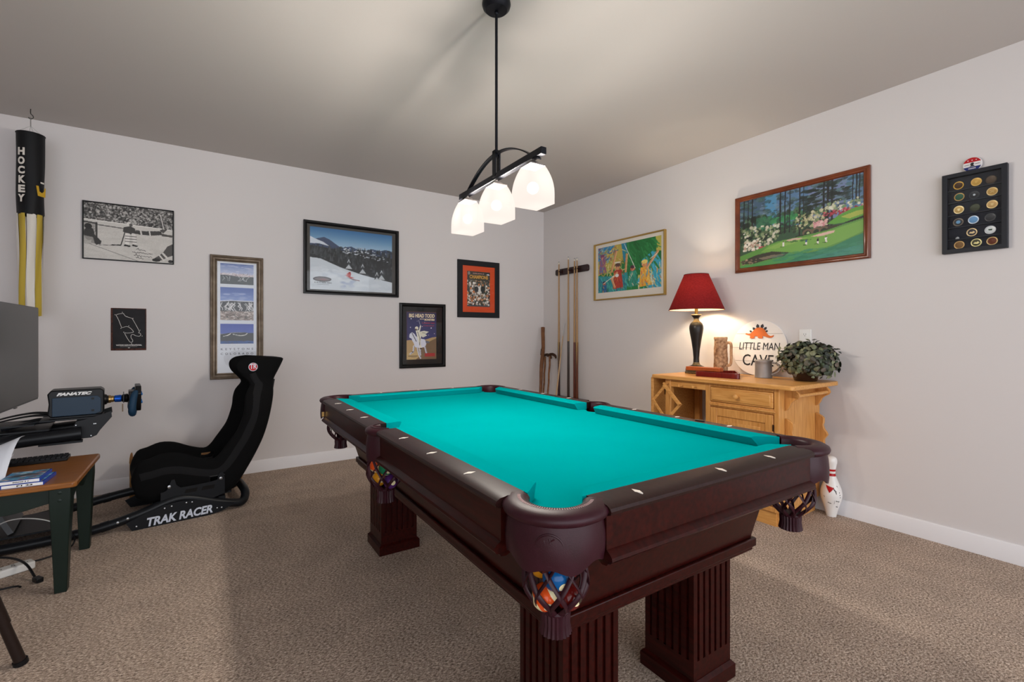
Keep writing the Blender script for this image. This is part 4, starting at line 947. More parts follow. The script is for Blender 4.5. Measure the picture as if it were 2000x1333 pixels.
c.blobs(160, .02, .42, .36, .70, .008, .026, ['#cfc9b4', '#e0dccb', '#a9b08a', '#8a9a72', '#2b3a2c', '#5a6a4a'], .85, 6); c.blobs(60, .04, .62, .2, .76, .008, .022, ['#e8e2d6', '#d3c9b8', '#b0907f'], .9, 7); c.blobs(26, .19, .72, .24, .78, .008, .016, ['#b83e52', '#d05a6a'], .9, 8)
c.blobs(120, .5, .36, .74, .56, .008, .022, ['#b9b48a', '#d0c9a8', '#8f9a6a', '#33402f'], .85, 9); c.blobs(50, .64, .50, .74, .57, .008, .018, ['#d9a9a9', '#c98a8f', '#e3c0bb'], .9, 10); c.blobs(70, .74, .28, 1, .44, .008, .022, ['#8fa079', '#c9c9a8', '#6a8a62', '#e0dccb'], .85, 11); c.blobs(90, .72, .40, 1, .47, .006, .014, ['#a8323f', '#c9566a', '#8a2f3a'], .9, 12)
c.poly([(.74, .56), (.82, .48), (.92, .42), (1, .41), (1, .54), (.9, .58), (.8, .58)], '#5f9a3f'); c.poly([(.84, .50), (.95, .46), (1, .46), (1, .51), (.9, .54)], '#b5b556', .8); c.poly([(.86, .58), (1, .53), (1, .57), (.92, .60)], '#1f2f24')
for x in (.575, .645, .70): c.ell(x+.02, .63, .040, .05, '#6a5a4a'); c.ell(x+.02, .645, .026, .042, '#2c3a2c')
c.ell(.60, .64, .012, .02, '#b5c28a'); c.rect(.5, .645, .76, .70, '#2a2f26', .8); c.poly([(.76, .585), (.86, .60), (.80, .64), (.72, .66)], '#3d3a2c')
c.poly([(0, .82), (.2, .74), (.35, .68), (.52, .665), (.74, .64), (.86, .60), (1, .56), (1, 1), (0, 1)], '#5c9044')
c.poly([(.2, .80), (.28, .72), (.42, .68), (.6, .68), (.8, .64), (1, .58), (1, .72), (.86, .80), (.70, .87), (.56, .885), (.48, .86), (.34, .83)], '#74a44c'); c.poly([(.25, .76), (.4, .69), (.6, .69), (.5, .74), (.33, .78)], '#8fb45c', .7)
c.ell(.49, .690, .065, .014, '#cfae9f'); c.poly([(.62, .69), (.68, .67), (.74, .66), (.80, .655), (.79, .685), (.70, .705)], '#d8b3a6'); c.blobs(12, .42, .70, .62, .73, .01, .03, ['#3f6a3a'], .7, 13, .4)
c.poly([(.02, .94), (.05, .88), (.16, .83), (.30, .81), (.45, .855), (.40, .90), (.25, .92), (.14, .95)], '#3b3a30'); c.poly([(.18, .88), (.3, .86), (.42, .87), (.38, .9), (.22, .91)], '#8a7f6a', .8); c.blobs(26, .02, .88, .2, .97, .008, .022, ['#b09a82', '#8f7a62', '#4a4338'], .85, 14, .6)
c.poly([(.42, .90), (.5, .885), (.62, .90), (.78, .86), (.9, .79), (1, .74), (1, 1), (.1, 1), (.26, .95)], '#2f7a5a'); c.poly([(.0, 1), (.0, .97), (.15, .955), (.3, .93), (.45, .90), (.55, .92), (.4, 1)], '#4f9450'); c.poly([(.5, 1), (.7, .94), (.9, .90), (1, .88), (1, 1)], '#3f8a80', .7); c.blobs(160, .3, .85, 1, 1, .02, .06, ['#2f7f5f', '#3f8a6a', '#2b6f5f', '#4a8f72'], .35, 15, .25)
for x, y, cl in ((.40, .735, '#e6e2dc'), (.585, .755, '#3a5a8a'), (.675, .765, '#26262a'), (.735, .76, '#e9e6e0')): c.ell(x, y-.035, .005, .009, '#5a4a42'); c.poly([(x-.008, y-.028), (x+.008, y-.028), (x+.007, y), (x-.007, y)], cl); c.poly([(x-.007, y), (x+.007, y), (x+.008, y+.03), (x-.006, y+.03)], '#e3e0d8'); c.line([(x, y+.032), (x-.025, y+.03)], .004, '#2f4a2b')
c.mesh('painting', .806, .508, -.012, g, rough=.45)
# coin display case
g = on_right('coin_case', 'black shadow-box display case of coins hanging at the far right of the right wall', 'display case', .717, 1.8222)
cb = mat('case_black_paint', '#22242a', .5); cf = mat('case_felt', '#2a2d36', .9)
frame(g, .252, .432, .022, .034, cb)
panel(g, .21, .39, -.004, -.001, cf, 'backing')
for z in (.125, .060, -.008, -.075, -.140): MB().box(-.104, .104, -.022, -.004, z-.004, z).build('shelf', mat('case_shelf_grey', '#343841', .6), g)
glass(g, .208, .388, -.0265)
CN = [(-.063, .152, '#c9a14a', '#4a3320', 'gold-rimmed coin with a dark centre, top left in the coin case'), (.007, .153, '#d9b468', '#c9a050', 'plain gold coin, top middle in the coin case'), (.063, .150, '#4a4038', '#5a4c40', 'dim bronze coin, top right in the coin case'),
 (-.060, .089, '#a98a55', '#2f5a48', 'green enamel coin, left of the second row in the coin case'), (-.001, .086, '#3b3f46', '#2a2d33', 'dark pewter coin with a bright dot, middle of the second row in the coin case'), (.067, .087, '#d9c08a', '#c29a55', 'gold coin with a crossed emblem, right of the second row in the coin case'),
 (-.062, .020, '#e0cfa0', '#c9a868', 'pale gold coin with a shield, left of the third row in the coin case'), (.002, .017, '#34382f', '#454a3c', 'dull olive coin, middle of the third row in the coin case'), (.067, .020, '#e0c690', '#d0ab70', 'plain pale gold coin, right of the third row in the coin case'),
 (-.064, -.047, '#6a6258', '#3b3d42', 'dark coin with a blue centre, left of the fourth row in the coin case'), (-.004, -.046, '#b9c6d6', '#6f9fcc', 'silver and sky-blue coin, middle of the fourth row in the coin case'), (.060, -.046, '#4c4e52', '#3c3e42', 'grey metal coin, right of the fourth row in the coin case'),
 (-.010, -.112, '#c9b48a', '#3a3840', 'dark coin with gold figures, middle of the fifth row in the coin case'), (.060, -.112, '#b9bcc4', '#dfe6e8', 'white coin with a dark green mark, right of the fifth row in the coin case'),
 (-.060, -.172, '#a98a5a', '#7a5a34', 'bronze arched coin, bottom left in the coin case'), (.007, -.170, '#c9c08a', '#4a4a36', 'dark coin with a cream winged band, bottom middle in the coin case'), (.067, -.171, '#b59a6a', '#6a3420', 'red-brown coin, bottom right in the coin case')]
for i, (x, z, c0, c1, lab) in enumerate(CN):
    m0 = mat('coin_rim_%d' % i, c0, .35, metal=.5); m1 = mat('coin_face_%d' % i, c1, .45, metal=.2)
    b = MB().lathe([(0, 0), (.0205, 0), (.0215, .001), (.0215, .0025), (.0185, .003), (.017, .0024), (0, .0024)], 36, mis=[0, 0, 0, 0, 0, 1], T=Tm(rx=PI/2), cap=False)
    if i in (4, 9): b.lathe([(0, .0030), (.009 if i == 9 else .005, .0030), (.009 if i == 9 else .005, .0022)], 16, mi=2, T=Tm(rx=PI/2), cap=False)
    if i in (5,): b.box(-.010, .010, -.003, -.0024, -.0015, .0015, T=Matrix.Rotation(.7, 4, 'Y')).box(-.010, .010, -.003, -.0024, -.0015, .0015, T=Matrix.Rotation(-.7, 4, 'Y'))
    if i in (6, 1, 8): b.prism([(-.006, .006), (.006, .006), (.005, -.003), (0, -.008), (-.005, -.003)], -.0032, -.0024, 'y')
    if i in (12, 15): b.prism([(-.012, -.004), (-.004, .004), (0, 0), (.006, .006), (.013, -.002), (.004, -.008)], -.0030, -.0024, 'y')
    if i == 13: b.add([(-.008, -.003, .004), (.008, -.003, .004), (.006, -.003, -.004), (-.006, -.003, -.002)], [(0, 1, 2, 3)], 2)
    o = b.build('coin', [m0, m1, {4: mat('bright_pewter', '#c9d2da', .4), 9: mat('blue_enamel', '#6fa3cc', .4)}.get(i) or mat('dark_green_enamel', '#26402f', .5)])
    o.location = (R-.0075, .717-x, 1.8222+z); o.rotation_euler = (0, 0, -PI/2)
    tag(o, lab, 'coin', 'coins in the wall display case')
o = MB().lathe([(0, 0), (.008, 0), (.008, .006), (.003, .012), (0, .012)], 12).build('figurine', mat('pale_pebble', '#a9adb0', .5))
o.location = (R-.015, .717+.066, 1.8222-.1395); tag(o, 'tiny pale trinket alone on the left of the fifth shelf in the coin case', 'trinket')
# red white and blue badge standing on the case
bd = on_right('oval_badge', 'red, white and blue round badge propped on top of the coin case', 'badge', .724, 2.0695)
M_bw = mat('badge_white', '#e0dcdc', .35); M_br = mat('badge_red', '#b01a22', .35); M_bb = mat('badge_blue', '#1f2c6a', .35)
b = MB().lathe([(0, 0), (.038, 0), (.0385, .003), (.036, .007), (0, .008)], 40, T=Tm(0, -.012, 0, rx=PI/2), cap=False); b.build('disc', M_bw, bd)
def seg(z0, z1, m, nm):
    p_ = []
    rr_ = .0362
    a0_, a1_ = math.asin(max(-1, z0/rr_)), math.asin(min(1, z1/rr_))
    for i in range(13): a = a0_+(a1_-a0_)*i/12; p_.append((rr_*math.cos(a), rr_*math.sin(a)))
    for i in range(13): a = a1_+(a0_-a1_)*i/12; p_.append((-rr_*math.cos(a), rr_*math.sin(a)))
    MB().prism(p_, -.0208, -.0185, 'y').build(nm, m, bd)
seg(.012, .0362, M_br, 'red_band'); seg(-.0362, -.012, M_bb, 'blue_band')
b = MB()
for x in (-.016, 0, .016): b.prism([(x+.0035*math.cos(PI/2+k*PI/5)*(1 if k % 2 == 0 else .45), .022+.0035*math.sin(PI/2+k*PI/5)*(1 if k % 2 == 0 else .45)) for k in range(10)], -.0214, -.0206, 'y')
strokes(b, 8, .030, .007, 0, -.0214, -.021, 4); b.build('stars_and_lettering', M_bw, bd)
b = MB().prism([(-.010, -.010), (-.004, -.004), (-.008, .002), (-.003, .009), (.004, .010), (.008, .004), (.004, -.002), (.010, -.010)], -.0212, -.0200, 'y'); b.box(-.030, -.012, -.0212, -.0205, -.001, .001).box(.012, .030, -.0212, -.0205, -.001, .001); b.build('emblem', M_ink, bd)
# ---------------------------------------------------------------- cue rack, cues, sticks
M_dkwood = mat('dark_rack_wood', '#1d0b0c', .3, var='#2c1213', scale=12, coat=.3)
g = on_right('cue_rack', 'dark wooden wall rack in the room corner holding four pool cues upright', 'cue rack', 3.966, 1.880); g.location.x -= .0012
p_ = [(-.275, -.022), (-.262, -.036), (.262, -.036), (.275, -.022), (.275, .022), (.262, .036), (-.262, .036), (-.275, .022)]
cr = MB().prism(p_, -.026, 0, 'y').build('top_bar', M_dkwood, g, bevel=.006)
for x in (-.177, -.012, .090, .130):
    MB().box(x-.016, x-.009, -.062, -.024, -.006, .006).box(x+.009, x+.016, -.062, -.024, -.006, .006).build('clip', M_dkwood, cr, bevel=.002)
TB = Tm(0, 0, .462-1.880)
MB().prism([(-.272, -.085), (.25, -.085), (.272, -.065), (.272, 0), (-.272, 0)], -.02, .008, 'z', T=TB).box(-.26, .26, -.018, 0, -.075, -.02, T=TB).build('ledge', M_dkwood, g, bevel=.006)
M_shaft = mat('maple_cue_shaft', '#b08d62', .35, var='#9a7650', scale=20, stretch=(40, 40, 2))
M_tip = mat('blue_grey_tip', '#5a6a78', .8); M_ferr = mat('pale_ferrule', '#d8d0c0', .4)
def cue(y, zt, butt, lab, x=R-.052, spl=True, dx=0):
    m = mat('cue_butt_'+butt[1:], butt, .3, coat=.3)
    t = thing('pool_cue', lab, 'pool cue', (x+dx, y, .4705), 0, 'pool cues in the wall rack')
    L = zt-.4705
    MB().lathe([(.0135, 0), (.0145, .006), (.0140, .03), (.0125, L*.28), (.0118, L*.40)], 16).build('butt', m, t)
    MB().lathe([(.0118, L*.40), (.0108, L*.52), (.0085, L*.75), (.0068, L-.03)], 16, cap=False).build('shaft', M_shaft, t)
    MB().lathe([(.0068, L-.03), (.0066, L-.008)], 16).build('ferrule', M_ferr, t); MB().lathe([(.0064, L-.008), (.0055, L-.001), (0, L)], 16).build('tip', M_tip, t)
    if spl:
        for k in range(4):
            a = k*PI/2+.6; r0 = .0128
            MB().add([(r0*math.cos(a-.5), r0*math.sin(a-.5), L*.40), (r0*math.cos(a+.5), r0*math.sin(a+.5), L*.40), (r0*1.05*math.cos(a), r0*1.05*math.sin(a), L*.22), (r0*1.15*math.cos(a), r0*1.15*math.sin(a), L*.40)], [(0, 3, 2), (3, 1, 2)]).build('splice', mat('pale_splice', '#a9874f', .35), t)
cue(4.143, 1.995, '#35100f', 'pool cue with a dark red butt, leftmost in the wall rack')
cue(3.979, 2.028, '#33231a', 'pool cue with a dark brown butt, second from the left in the wall rack', spl=False)
cue(3.877, 1.998, '#5a2410', 'pool cue with a red-brown butt, left of the touching pair in the wall rack', spl=False)
cue(3.836, 1.999, '#61301a', 'pool cue with a spliced brown butt, right of the touching pair in the wall rack')
M_stick = mat('brown_walking_stick', '#5f3c26', .5, var='#7d5436', scale=14, bump=.3, bscale=30)
M_cane = mat('light_cane_wood', '#8a5f3f', .45, var='#6a452c', scale=30, bump=.3, bscale=40)
M_knobw = mat('dark_cane_handle', '#3a2417', .4)
def lean(name, lab, p0, p1): return thing(name, lab, 'walking stick', p0)
o = Vector((3.06, 4.10, 0.001)); q = Vector((3.365, 4.40, 1.25))-o
t = thing('walking_staff', 'thick rough brown walking staff leaning in the corner, tallest of the sticks', 'walking stick', o)
b = MB(); pts = [q*f+Vector((.006*math.sin(f*17), .006*math.cos(f*13), 0)) for f in np.linspace(0, 1, 18)]
b.tube(pts, [.013, .015, .017, .018, .022, .021, .023], 12); b.build('shaft', M_stick, t)
MB().tube([q*.80+Vector((-.02, 0, 0)), q*.80+Vector((-.05, -.03, -.03)), q*.80+Vector((-.055, -.035, -.07))], .003, 6, smoothn=4).build('wrist_strap', mat('dark_cord', '#2b2320', .8), t)
def cane(p0, p1, lab, flip):
    p0 = Vector(p0); q = Vector(p1)-p0; t = thing('walking_cane', lab, 'walking stick', p0)
    MB().tube([q*f+Vector((.003*math.sin(f*30), 0, 0)) for f in np.linspace(0, 1, 20)], [.008, .010, .012], 10).build('shaft', M_cane, t)
    d_ = Vector((.35, -.9, 0)).normalized()*flip
    MB().tube([q-d_*.035+Vector((0, 0, .005)), q+Vector((0, 0, .022)), q+d_*.035+Vector((0, 0, .026)), q+d_*.07+Vector((0, 0, .008)), q+d_*.078+Vector((0, 0, -.02))], [.012, .016, .017, .015, .010], 10, smoothn=5).build('handle', M_knobw, t)
cane((3.10, 4.10, .001), (3.35, 4.35, .905), 'brown cane with a dark hooked handle directly beside the walking staff', 1)
cane((3.08, 4.0, .001), (3.33, 4.235, .915), 'brown cane with a curved handle between the staff and the first cue', 1)
o = Vector((3.12, 3.95, .001)); q = Vector((3.415, 4.085, 1.275))-o
t = thing('slim_pointer', 'slim pale pointed stick leaning behind the leftmost cue', 'stick', o)
MB().tube([q*f for f in (0, .5, 1)], [.011, .009, .0045], 10).build('shaft', mat('pale_bare_wood', '#b79a78', .5), t)
MB().tube([q*.90, q*1.0], .0055, 8).tube([q*1.0, q*1.02], .0075, 8).build('metal_tip', M_steel, t)

# ---------------------------------------------------------------- windsock
M_hook = mat('dark_steel_hook', '#4b4a48', .4, metal=.8)
hx, hy = -.932, 4.296
hk = thing('ceiling_hook', 'small steel screw hook in the ceiling above the hanging windsock', 'hook', (hx, hy, CEIL))
MB().tube([(0, 0, 0), (0, 0, -.03), (.010, 0, -.042), (.012, 0, -.056), (0, 0, -.066), (-.011, 0, -.058)], .0025, 8, smoothn=5).build('hook', M_hook, hk)
ws = thing('windsock', 'black hockey windsock with gold and white tails hanging from the ceiling in the left corner', 'windsock', (hx, hy, CEIL-.062))
M_wsb = mat('black_nylon', '#0e0f12', .55, bump=.2, bscale=30); M_wsy = mat('gold_nylon', '#b59c3c', .7); M_wsw = mat('white_nylon', '#d5cfc6', .7)
b = MB(); b.tube([(0, 0, -.005), (0, 0, -.05)], .003, 8); b.tube([(0, 0, .0), (0, 0, .004)], .006, 8)
for k in range(4): a = k*PI/2+.4; b.tube([(0, 0, -.05), (.066*math.cos(a), .066*math.sin(a), -.108)], .0008, 5)
b.build('swivel_and_strings', mat('clear_string', '#8f8c88', .5), ws)
r_ws = .068; zt = -.108; zb2 = zt-.53
rg = []
for f in np.linspace(0, 1, 22):
    rr_ = r_ws*(1-.06*f); rg.append([((rr_+.004*math.sin(3*a+f*6)*f)*math.cos(a), (rr_+.004*math.sin(3*a+f*6)*f)*math.sin(a), zt+(zb2-zt)*f) for a in np.linspace(0, 2*PI, 40, endpoint=False)])
MB().loft(rg, caps=False).build('sleeve', M_wsb, ws)
MB().tube([(r_ws*math.cos(a), r_ws*math.sin(a), zt) for a in np.linspace(0, 2*PI, 40, endpoint=False)], .003, 6, closed=True).build('hoop', M_wsb, ws)
toC = math.atan2(-hy, -hx)   # bearing from the sock to the room
def wrapT(a0, z0, e=.005):
    def f(v): a = a0+v.x/r_ws; rr_ = r_ws+e+.0008+v.z; return Vector((rr_*math.cos(a), rr_*math.sin(a), z0+v.y))
    return f
b = MB()
for i, ch in enumerate('HOCKEY'): b.text(ch, .062, wrapT(toC-.62, zt-.135-.060*i), width=.034, bold=.003)
for i, ch in enumerate('PENGUINS'[0:0]): pass
b.build('lettering', M_wsw, ws)
b = MB()
for pts_ in ([(-.03, .03), (-.018, .03), (-.014, -.005), (.0, -.012), (.012, .0), (.02, .03), (.03, .025), (.026, -.035), (-.022, -.035)],):
    vs = [wrapT(toC+.78, zt-.37)(Vector((x, y, 0))) for x, y in pts_]; b.add(vs, [tuple(range(len(vs)))])
b.build('gold_emblem', mat('gold_print_nylon', '#c9a02c', .6), ws)
b = MB(); vs = [wrapT(toC+.80, zt-.315)(Vector((x, y, 0))) for x, y in ((-.01, -.006), (.012, -.006), (.012, .004), (-.01, .004))]; b.add(vs, [(0, 1, 2, 3)]); b.build('white_mark', M_wsw, ws)
for k in range(8):
    a0_ = toC-.78+k*2*PI/8; m_ = (M_wsy, M_wsw)[k % 2]; rg = []
    for f in np.linspace(0, 1, 20):
        rr_ = .063-.009*f; z = zb2+.004-.66*f; sh_ = .10*f*math.sin(k*2.1)+.06*math.sin(f*5+k)
        half = .37*(1-.15*f); row = []
        for q_ in np.linspace(-half, half, 7): row.append(((rr_+.004*math.sin(q_*6+f*4+k))*math.cos(a0_+q_+sh_), (rr_+.004*math.sin(q_*6+f*4+k))*math.sin(a0_+q_+sh_), z))
        rg.append(row)
    MB().loft(rg, closed=False, caps=False).build('tail', m_, ws)

# ---------------------------------------------------------------- big screen at the left
M_scr = mat('grey_screen', '#454648', .28); M_bez = mat('grey_bezel', '#55565a', .45)
mo = thing('monitor', 'large switched-off flat screen standing at the left edge, facing the racing seat', 'monitor', (-.87, 3.66, 0))
MB().box(-.035, 0, -.545, .508, .752, 1.336).build('housing', M_bez, mo, bevel=.004)
MB().box(-.001, .002, -.540, .503, .764, 1.331).build('screen', M_scr, mo)
MB().box(-.30, -.26, -.06, .06, .02, 1.1).box(-.44, -.24, -.14, .32, .001, .02).box(-.27, -.03, -.05, .05, .98, 1.08).build('stand', M_black, mo, bevel=.004)
MB().box(-.004, .003, .05, .09, .748, .7515).build('status_light', M_blackp, mo)

# ---------------------------------------------------------------- racing simulator rig
A0 = Vector((-.342, 3.551, 0)); RG = math.radians(6.393)
rig = thing('racing_simulator_rig', 'black tubular racing simulator rig with bucket seat and steering wheel by the back wall', 'racing simulator', A0, RG)
M_tube = mat('black_powder_coat', '#121418', .38); M_plate = mat('black_steel_plate', '#101216', .42); M_rigw = mat('white_vinyl', '#c9cfdc', .5)
VN, VF = .025, .475
tub = MB()
rear = [(.585, VN, .035), (.60, VN+.05, .05), (.605, VN+.06, .07), (.605, .25, .10), (.605, VF-.06, .07), (.60, VF-.04, .05), (.585, VF, .035)]
near = [(-.56, VN, .034), (-.30, VN, .036), (-.12, VN, .050), (.05, VN, .088), (.16, VN, .124), (.235, VN, .135), (.31, VN, .118), (.44, VN, .066), (.53, VN, .040), (.575, VN+.008, .036), (.600, VN+.04, .055), (.608, VN+.085, .085), (.608, .25, .095), (.608, VF-.085, .085), (.600, VF-.04, .055), (.575, VF-.008, .036), (.53, VF, .040), (.44, VF, .066), (.31, VF, .118), (.235, VF, .135), (.16, VF, .124), (.05, VF, .118), (-.12, VF, .098), (-.30, VF, .068), (-.56, VF, .036)]
tub.tube(near, .0265, 16, smoothn=5)
tub.build('frame_tube', M_tube, rig)
b = MB().tube([(-.54, VN, .034), (-.62, VN+.05, .034), (-.66, .25, .034), (-.62, VF-.05, .034), (-.54, VF, .036)], .0265, 16, smoothn=7); b.build('front_loop', M_tube, rig)
b = MB()
for v in (VN, VF): b.tube([(-.14, v, .047 if v == VN else .094), (-.10, v, .054 if v == VN else .10)], .0285, 16)
b.build('tube_joint', M_plate, rig)
for v, nm in ((0, 'side_plate'), (.5, 'side_plate')):
    P_ = [(0.0, .0), (.38, .0), (.455, .012), (.50, .032), (.53, .05), (.31, .115), (.235, .125), (.16, .118), (.05, .085), (-.03, .052)]
    MB().prism(P_, v-.003, v+.003, 'y').build(nm, M_plate, rig)
b = MB().text('TRAK RACER', .068, Tm(.232, -.0034, .034, ry=math.radians(-1.0)) @ TX, width=.335, bold=.0024, shear=.22); b.build('lettering', M_rigw, rig)
b = MB()
for x, z in ((.02, .022), (.155, .098), (.19, .103), (.265, .108), (.295, .105), (.43, .036), (.455, .034)): b.lathe([(.0045, 0), (.0045, .002), (.002, .003), (0, .003)], 10, T=Tm(x, -.003, z, rx=PI/2))
for x, z in ((-.065, .066), (-.02, .078)): b.lathe([(.008, 0), (.007, .004), (0, .005)], 12, T=Tm(x, VN-.0262, z, rx=PI/2))
b.build('bolts', M_steel, rig)
b = MB().box(.10, .52, .06, .44, .105, .115); b.box(.12, .16, VN, VF, .098, .118).box(.44, .48, VN, VF, .055, .10); b.build('seat_base', M_plate, rig)
# seat brackets with cut-outs
for v in (.016, .464):
    p_ = [(.135, .10), (.135, .19), (.165, .20), (.19, .262), (.205, .262), (.215, .225), (.235, .205), (.30, .205), (.40, .21), (.432, .215), (.44, .255), (.452, .262), (.466, .255), (.475, .215), (.475, .12), (.40, .10)]
    MB().prism(p_, v-.004, v+.004, 'y').build('seat_bracket', M_plate, rig, bevel=.001)
b = MB()
for x, z in ((.178, .222), (.452, .222)): b.lathe([(.010, 0), (.009, .005), (.004, .006), (0, .006)], 14, T=Tm(x, .012, z, rx=PI/2))
b.build('bracket_bolts', M_steel, rig)
for x0, x1 in ((.255, .325), (.345, .420)):
    MB().prism([(x0, .165), (x1-.008, .165), (x1, .188), (x0+.008, .188)], .0108, .0119, 'y').build('bracket_slot', M_dark, rig)
# bucket seat : stations of (back point, front point, half width, depth of the hollow)
ST = [((.035, .185), (.0, .235), .175, .25), ((.02, .165), (-.004, .300), .192, .25), ((.055, .135), (.030, .385), .205, .30), ((.10, .12), (.085, .405), .210, .42), ((.16, .115), (.155, .428), .213, .50), ((.24, .108), (.235, .418), .214, .52), ((.33, .10), (.325, .376), .215, .52), ((.42, .088), (.405, .352), .216, .50), ((.50, .095), (.445, .372), .218, .52), ((.565, .155), (.480, .420), .220, .56), ((.62, .245), (.510, .462), .223, .58), ((.672, .345), (.548, .520), .232, .60), ((.715, .445), (.575, .595), .243, .60), ((.745, .545), (.588, .650), .247, .58), ((.768, .645), (.592, .705), .240, .55), ((.785, .735), (.604, .760), .215, .52), ((.792, .805), (.634, .815), .175, .45), ((.798, .850), (.612, .855), .165, .45), ((.822, .900), (.572, .900), .168, .55), ((.843, .942), (.556, .945), .168, .60), ((.858, .975), (.566, .980), .165, .62), ((.862, .990), (.60, 1.003), .158, .60), ((.85, .998), (.66, 1.012), .145, .55)]
PR = [(0, 0), (.45, 0), (.74, .02), (.90, .10), (.97, .26), (1, .50), (1.0, .80), (.975, .94), (.92, 1.0), (.85, .985), (.79, .90), (.73, .76), (.64, .55), (.50, .36), (.30, .28), (0, .26)]
def seat_ring(Bp, Fp, hw, hol):
    Bv, Fv = Vector((Bp[0], 0, Bp[1])), Vector((Fp[0], 0, Fp[1])); out = []
    side = []
    for u, d_ in PR:
        if u < .92 and d_ > .2 and not (u >= .97): 
            k = (d_-.26)/(1-.26) if PR.index((u, d_)) >= 8 else None
            dd = (1-hol)+(hol)*k if k is not None else d_
        else: dd = d_
        side.append((u, dd))
    for u, dd in side: p = Bv+(Fv-Bv)*dd; out.append((p.x, .24-u*hw, p.z))
    for u, dd in side[-2:0:-1]: p = Bv+(Fv-Bv)*dd; out.append((p.x, .24+u*hw, p.z))
    return out
def interp(ST, k):
    V = [Vector((a[0], a[1], b_[0])) for a, b_, c_, d_ in ST]; V2 = [Vector((b_[1], c_, d_)) for a, b_, c_, d_ in ST]
    A, B2 = catmull(V, k), catmull(V2, k); return [((p.x, p.y), (p.z, q_.x), q_.y, q_.z) for p, q_ in zip(A, B2)]
b = MB().loft([seat_ring(*s_) for s_ in interp(ST, 3)])
seat = b.build('bucket_seat', M_cloth_blk, rig, sharp=60)
# open belt slots
def cut(o, boxes):
    me = bpy.data.meshes.new('cutter'); bm = bmesh.new()
    for (x0, x1, y0, y1, z0, z1) in boxes:
        r_ = bmesh.ops.create_cube(bm, size=1); 
        for v in r_['verts']: v.co = Vector(((x0+x1)/2+v.co.x*(x1-x0), (y0+y1)/2+v.co.y*(y1-y0), (z0+z1)/2+v.co.z*(z1-z0)))
    bm.to_mesh(me); bm.free(); k = bpy.data.objects.new('cutter', me); COL.objects.link(k); k.matrix_world = o.parent.matrix_basis
    k.location = o.parent.location; k.rotation_euler = o.parent.rotation_euler
    md = o.modifiers.new('slots', 'BOOLEAN'); md.object = k; md.operation = 'DIFFERENCE'; md.solver = 'EXACT'
    bpy.context.view_layer.update(); dg = bpy.context.evaluated_depsgraph_get()
    nm = bpy.data.meshes.new_from_object(o.evaluated_get(dg)); o.modifiers.clear(); o.data = nm; bpy.data.objects.remove(k)
cut(seat, [(.385, .462, .37, .60, .272, .322), (.395, .465, -.1, .10, .190, .240)])
def ringframe(x0, x1, z0, z1, v, m):
    return MB().tube([(x0, v, z0), (x1, v, z0+.004), (x1+.006, v, z1), (x0+.002, v, z1)], .006, 8, closed=True).build('belt_slot', m, rig)
ringframe(.390, .468, .190, .240, .026, M_plate); ringframe(.385, .462, .272, .322, .425, M_plate)
MB().tube([(.806, .195, .84), (.786, .195, .72), (.786, .165, .72), (.806, .165, .84)], .006, 8, closed=True).build('belt_slot', M_plate, rig)
# edge bolster welt along the near side
def rim(side, idx, dd, out=.004):
    pts = []
    for s_ in interp(ST, 2):
        Bv, Fv = Vector((s_[0][0], 0, s_[0][1])), Vector((s_[1][0], 0, s_[1][1])); p = Bv+(Fv-Bv)*dd; pts.append((p.x, .24+side*(s_[2]+out), p.z))
    return pts
for side in (-1, 1): MB().tube(rim(side, 0, .66, -.010)[4:-8], .014, 8, flat=2.4).build('bolster_welt', mat('charcoal_seat_fabric', '#141416', .9, bump=.15, bscale=900), rig)
# round badge on the head wing
bx, bz, bv = .652, .9395, .0715
b = MB().lathe([(0, 0), (.029, 0), (.0285, .002), (0, .002)], 36, T=Tm(bx, bv, bz, rz=.02) @ Matrix.Rotation(PI/2, 4, 'X'), cap=False); bdg = b.build('head_badge', M_rigw, rig)
MB().lathe([(0, .0022), (.0255, .0022), (.0255, .0018)], 36, T=Tm(bx, bv, bz, rz=.02) @ Matrix.Rotation(PI/2, 4, 'X'), cap=False).build('red_disc', mat('badge_disc_red', '#b5121c', .4), bdg)
b = MB().text('TR', .046, Tm(bx, bv-.0028, bz+.002, rz=.02) @ TX, width=.044, bold=.0012); b.build('lettering', M_rigw, bdg)
# wheel deck, wheel base and wheel
wc = .235
M_wb = mat('matte_charcoal_casing', '#0c0d10', .4); M_wbs = mat('dark_blue_side_panel', '#1f3346', .4)
b = MB()
def rrect(x0, x1, z0, z1, ch=.02): return [(x0+ch, z0), (x1-ch, z0), (x1, z0+ch), (x1, z1-ch), (x1-ch*1.2, z1), (x0+ch, z1), (x0, z1-ch*1.5), (x0+.006, (z0+z1)/2), (x0, z0+ch)]
b.prism(rrect(-.372, -.128, .688, .842, .014), .158, .312, 'y'); wb = b.build('wheel_base', M_wb, rig, bevel=.006)
MB().prism([(-.352, .693), (-.165, .693), (-.142, .705), (-.142, .785), (-.158, .800), (-.352, .800)], .1535, .158, 'y').build('side_panel', M_wbs, wb, bevel=.002)
b = MB()
for z in (.785, .715): b.box(-.185, -.172, .152, .1537, z-.006, z+.006)
b.build('panel_screws', M_wb, wb)
b = MB().text('FANATEC', .022, Tm(-.262, .1572, .818) @ TX, width=.152, bold=.0014, shear=.35); b.build('lettering', mat('white_logo', '#e4e4e4', .5), wb)
RX = lambda x: Tm(x, wc, .766, ry=PI/2)
b = MB().lathe([(.034, 0), (.030, .012), (.024, .016), (.022, .024)], 24, T=RX(-.130)); b.build('shaft_collar', M_wb, wb)
MB().lathe([(.020, 0), (.0235, .004), (.0235, .014), (.0195, .016), (.0195, .026), (.016, .030)], 24, T=RX(-.112)).build('clamp_ring', mat('polished_brass', '#a98a58', .3, metal=.9), wb)
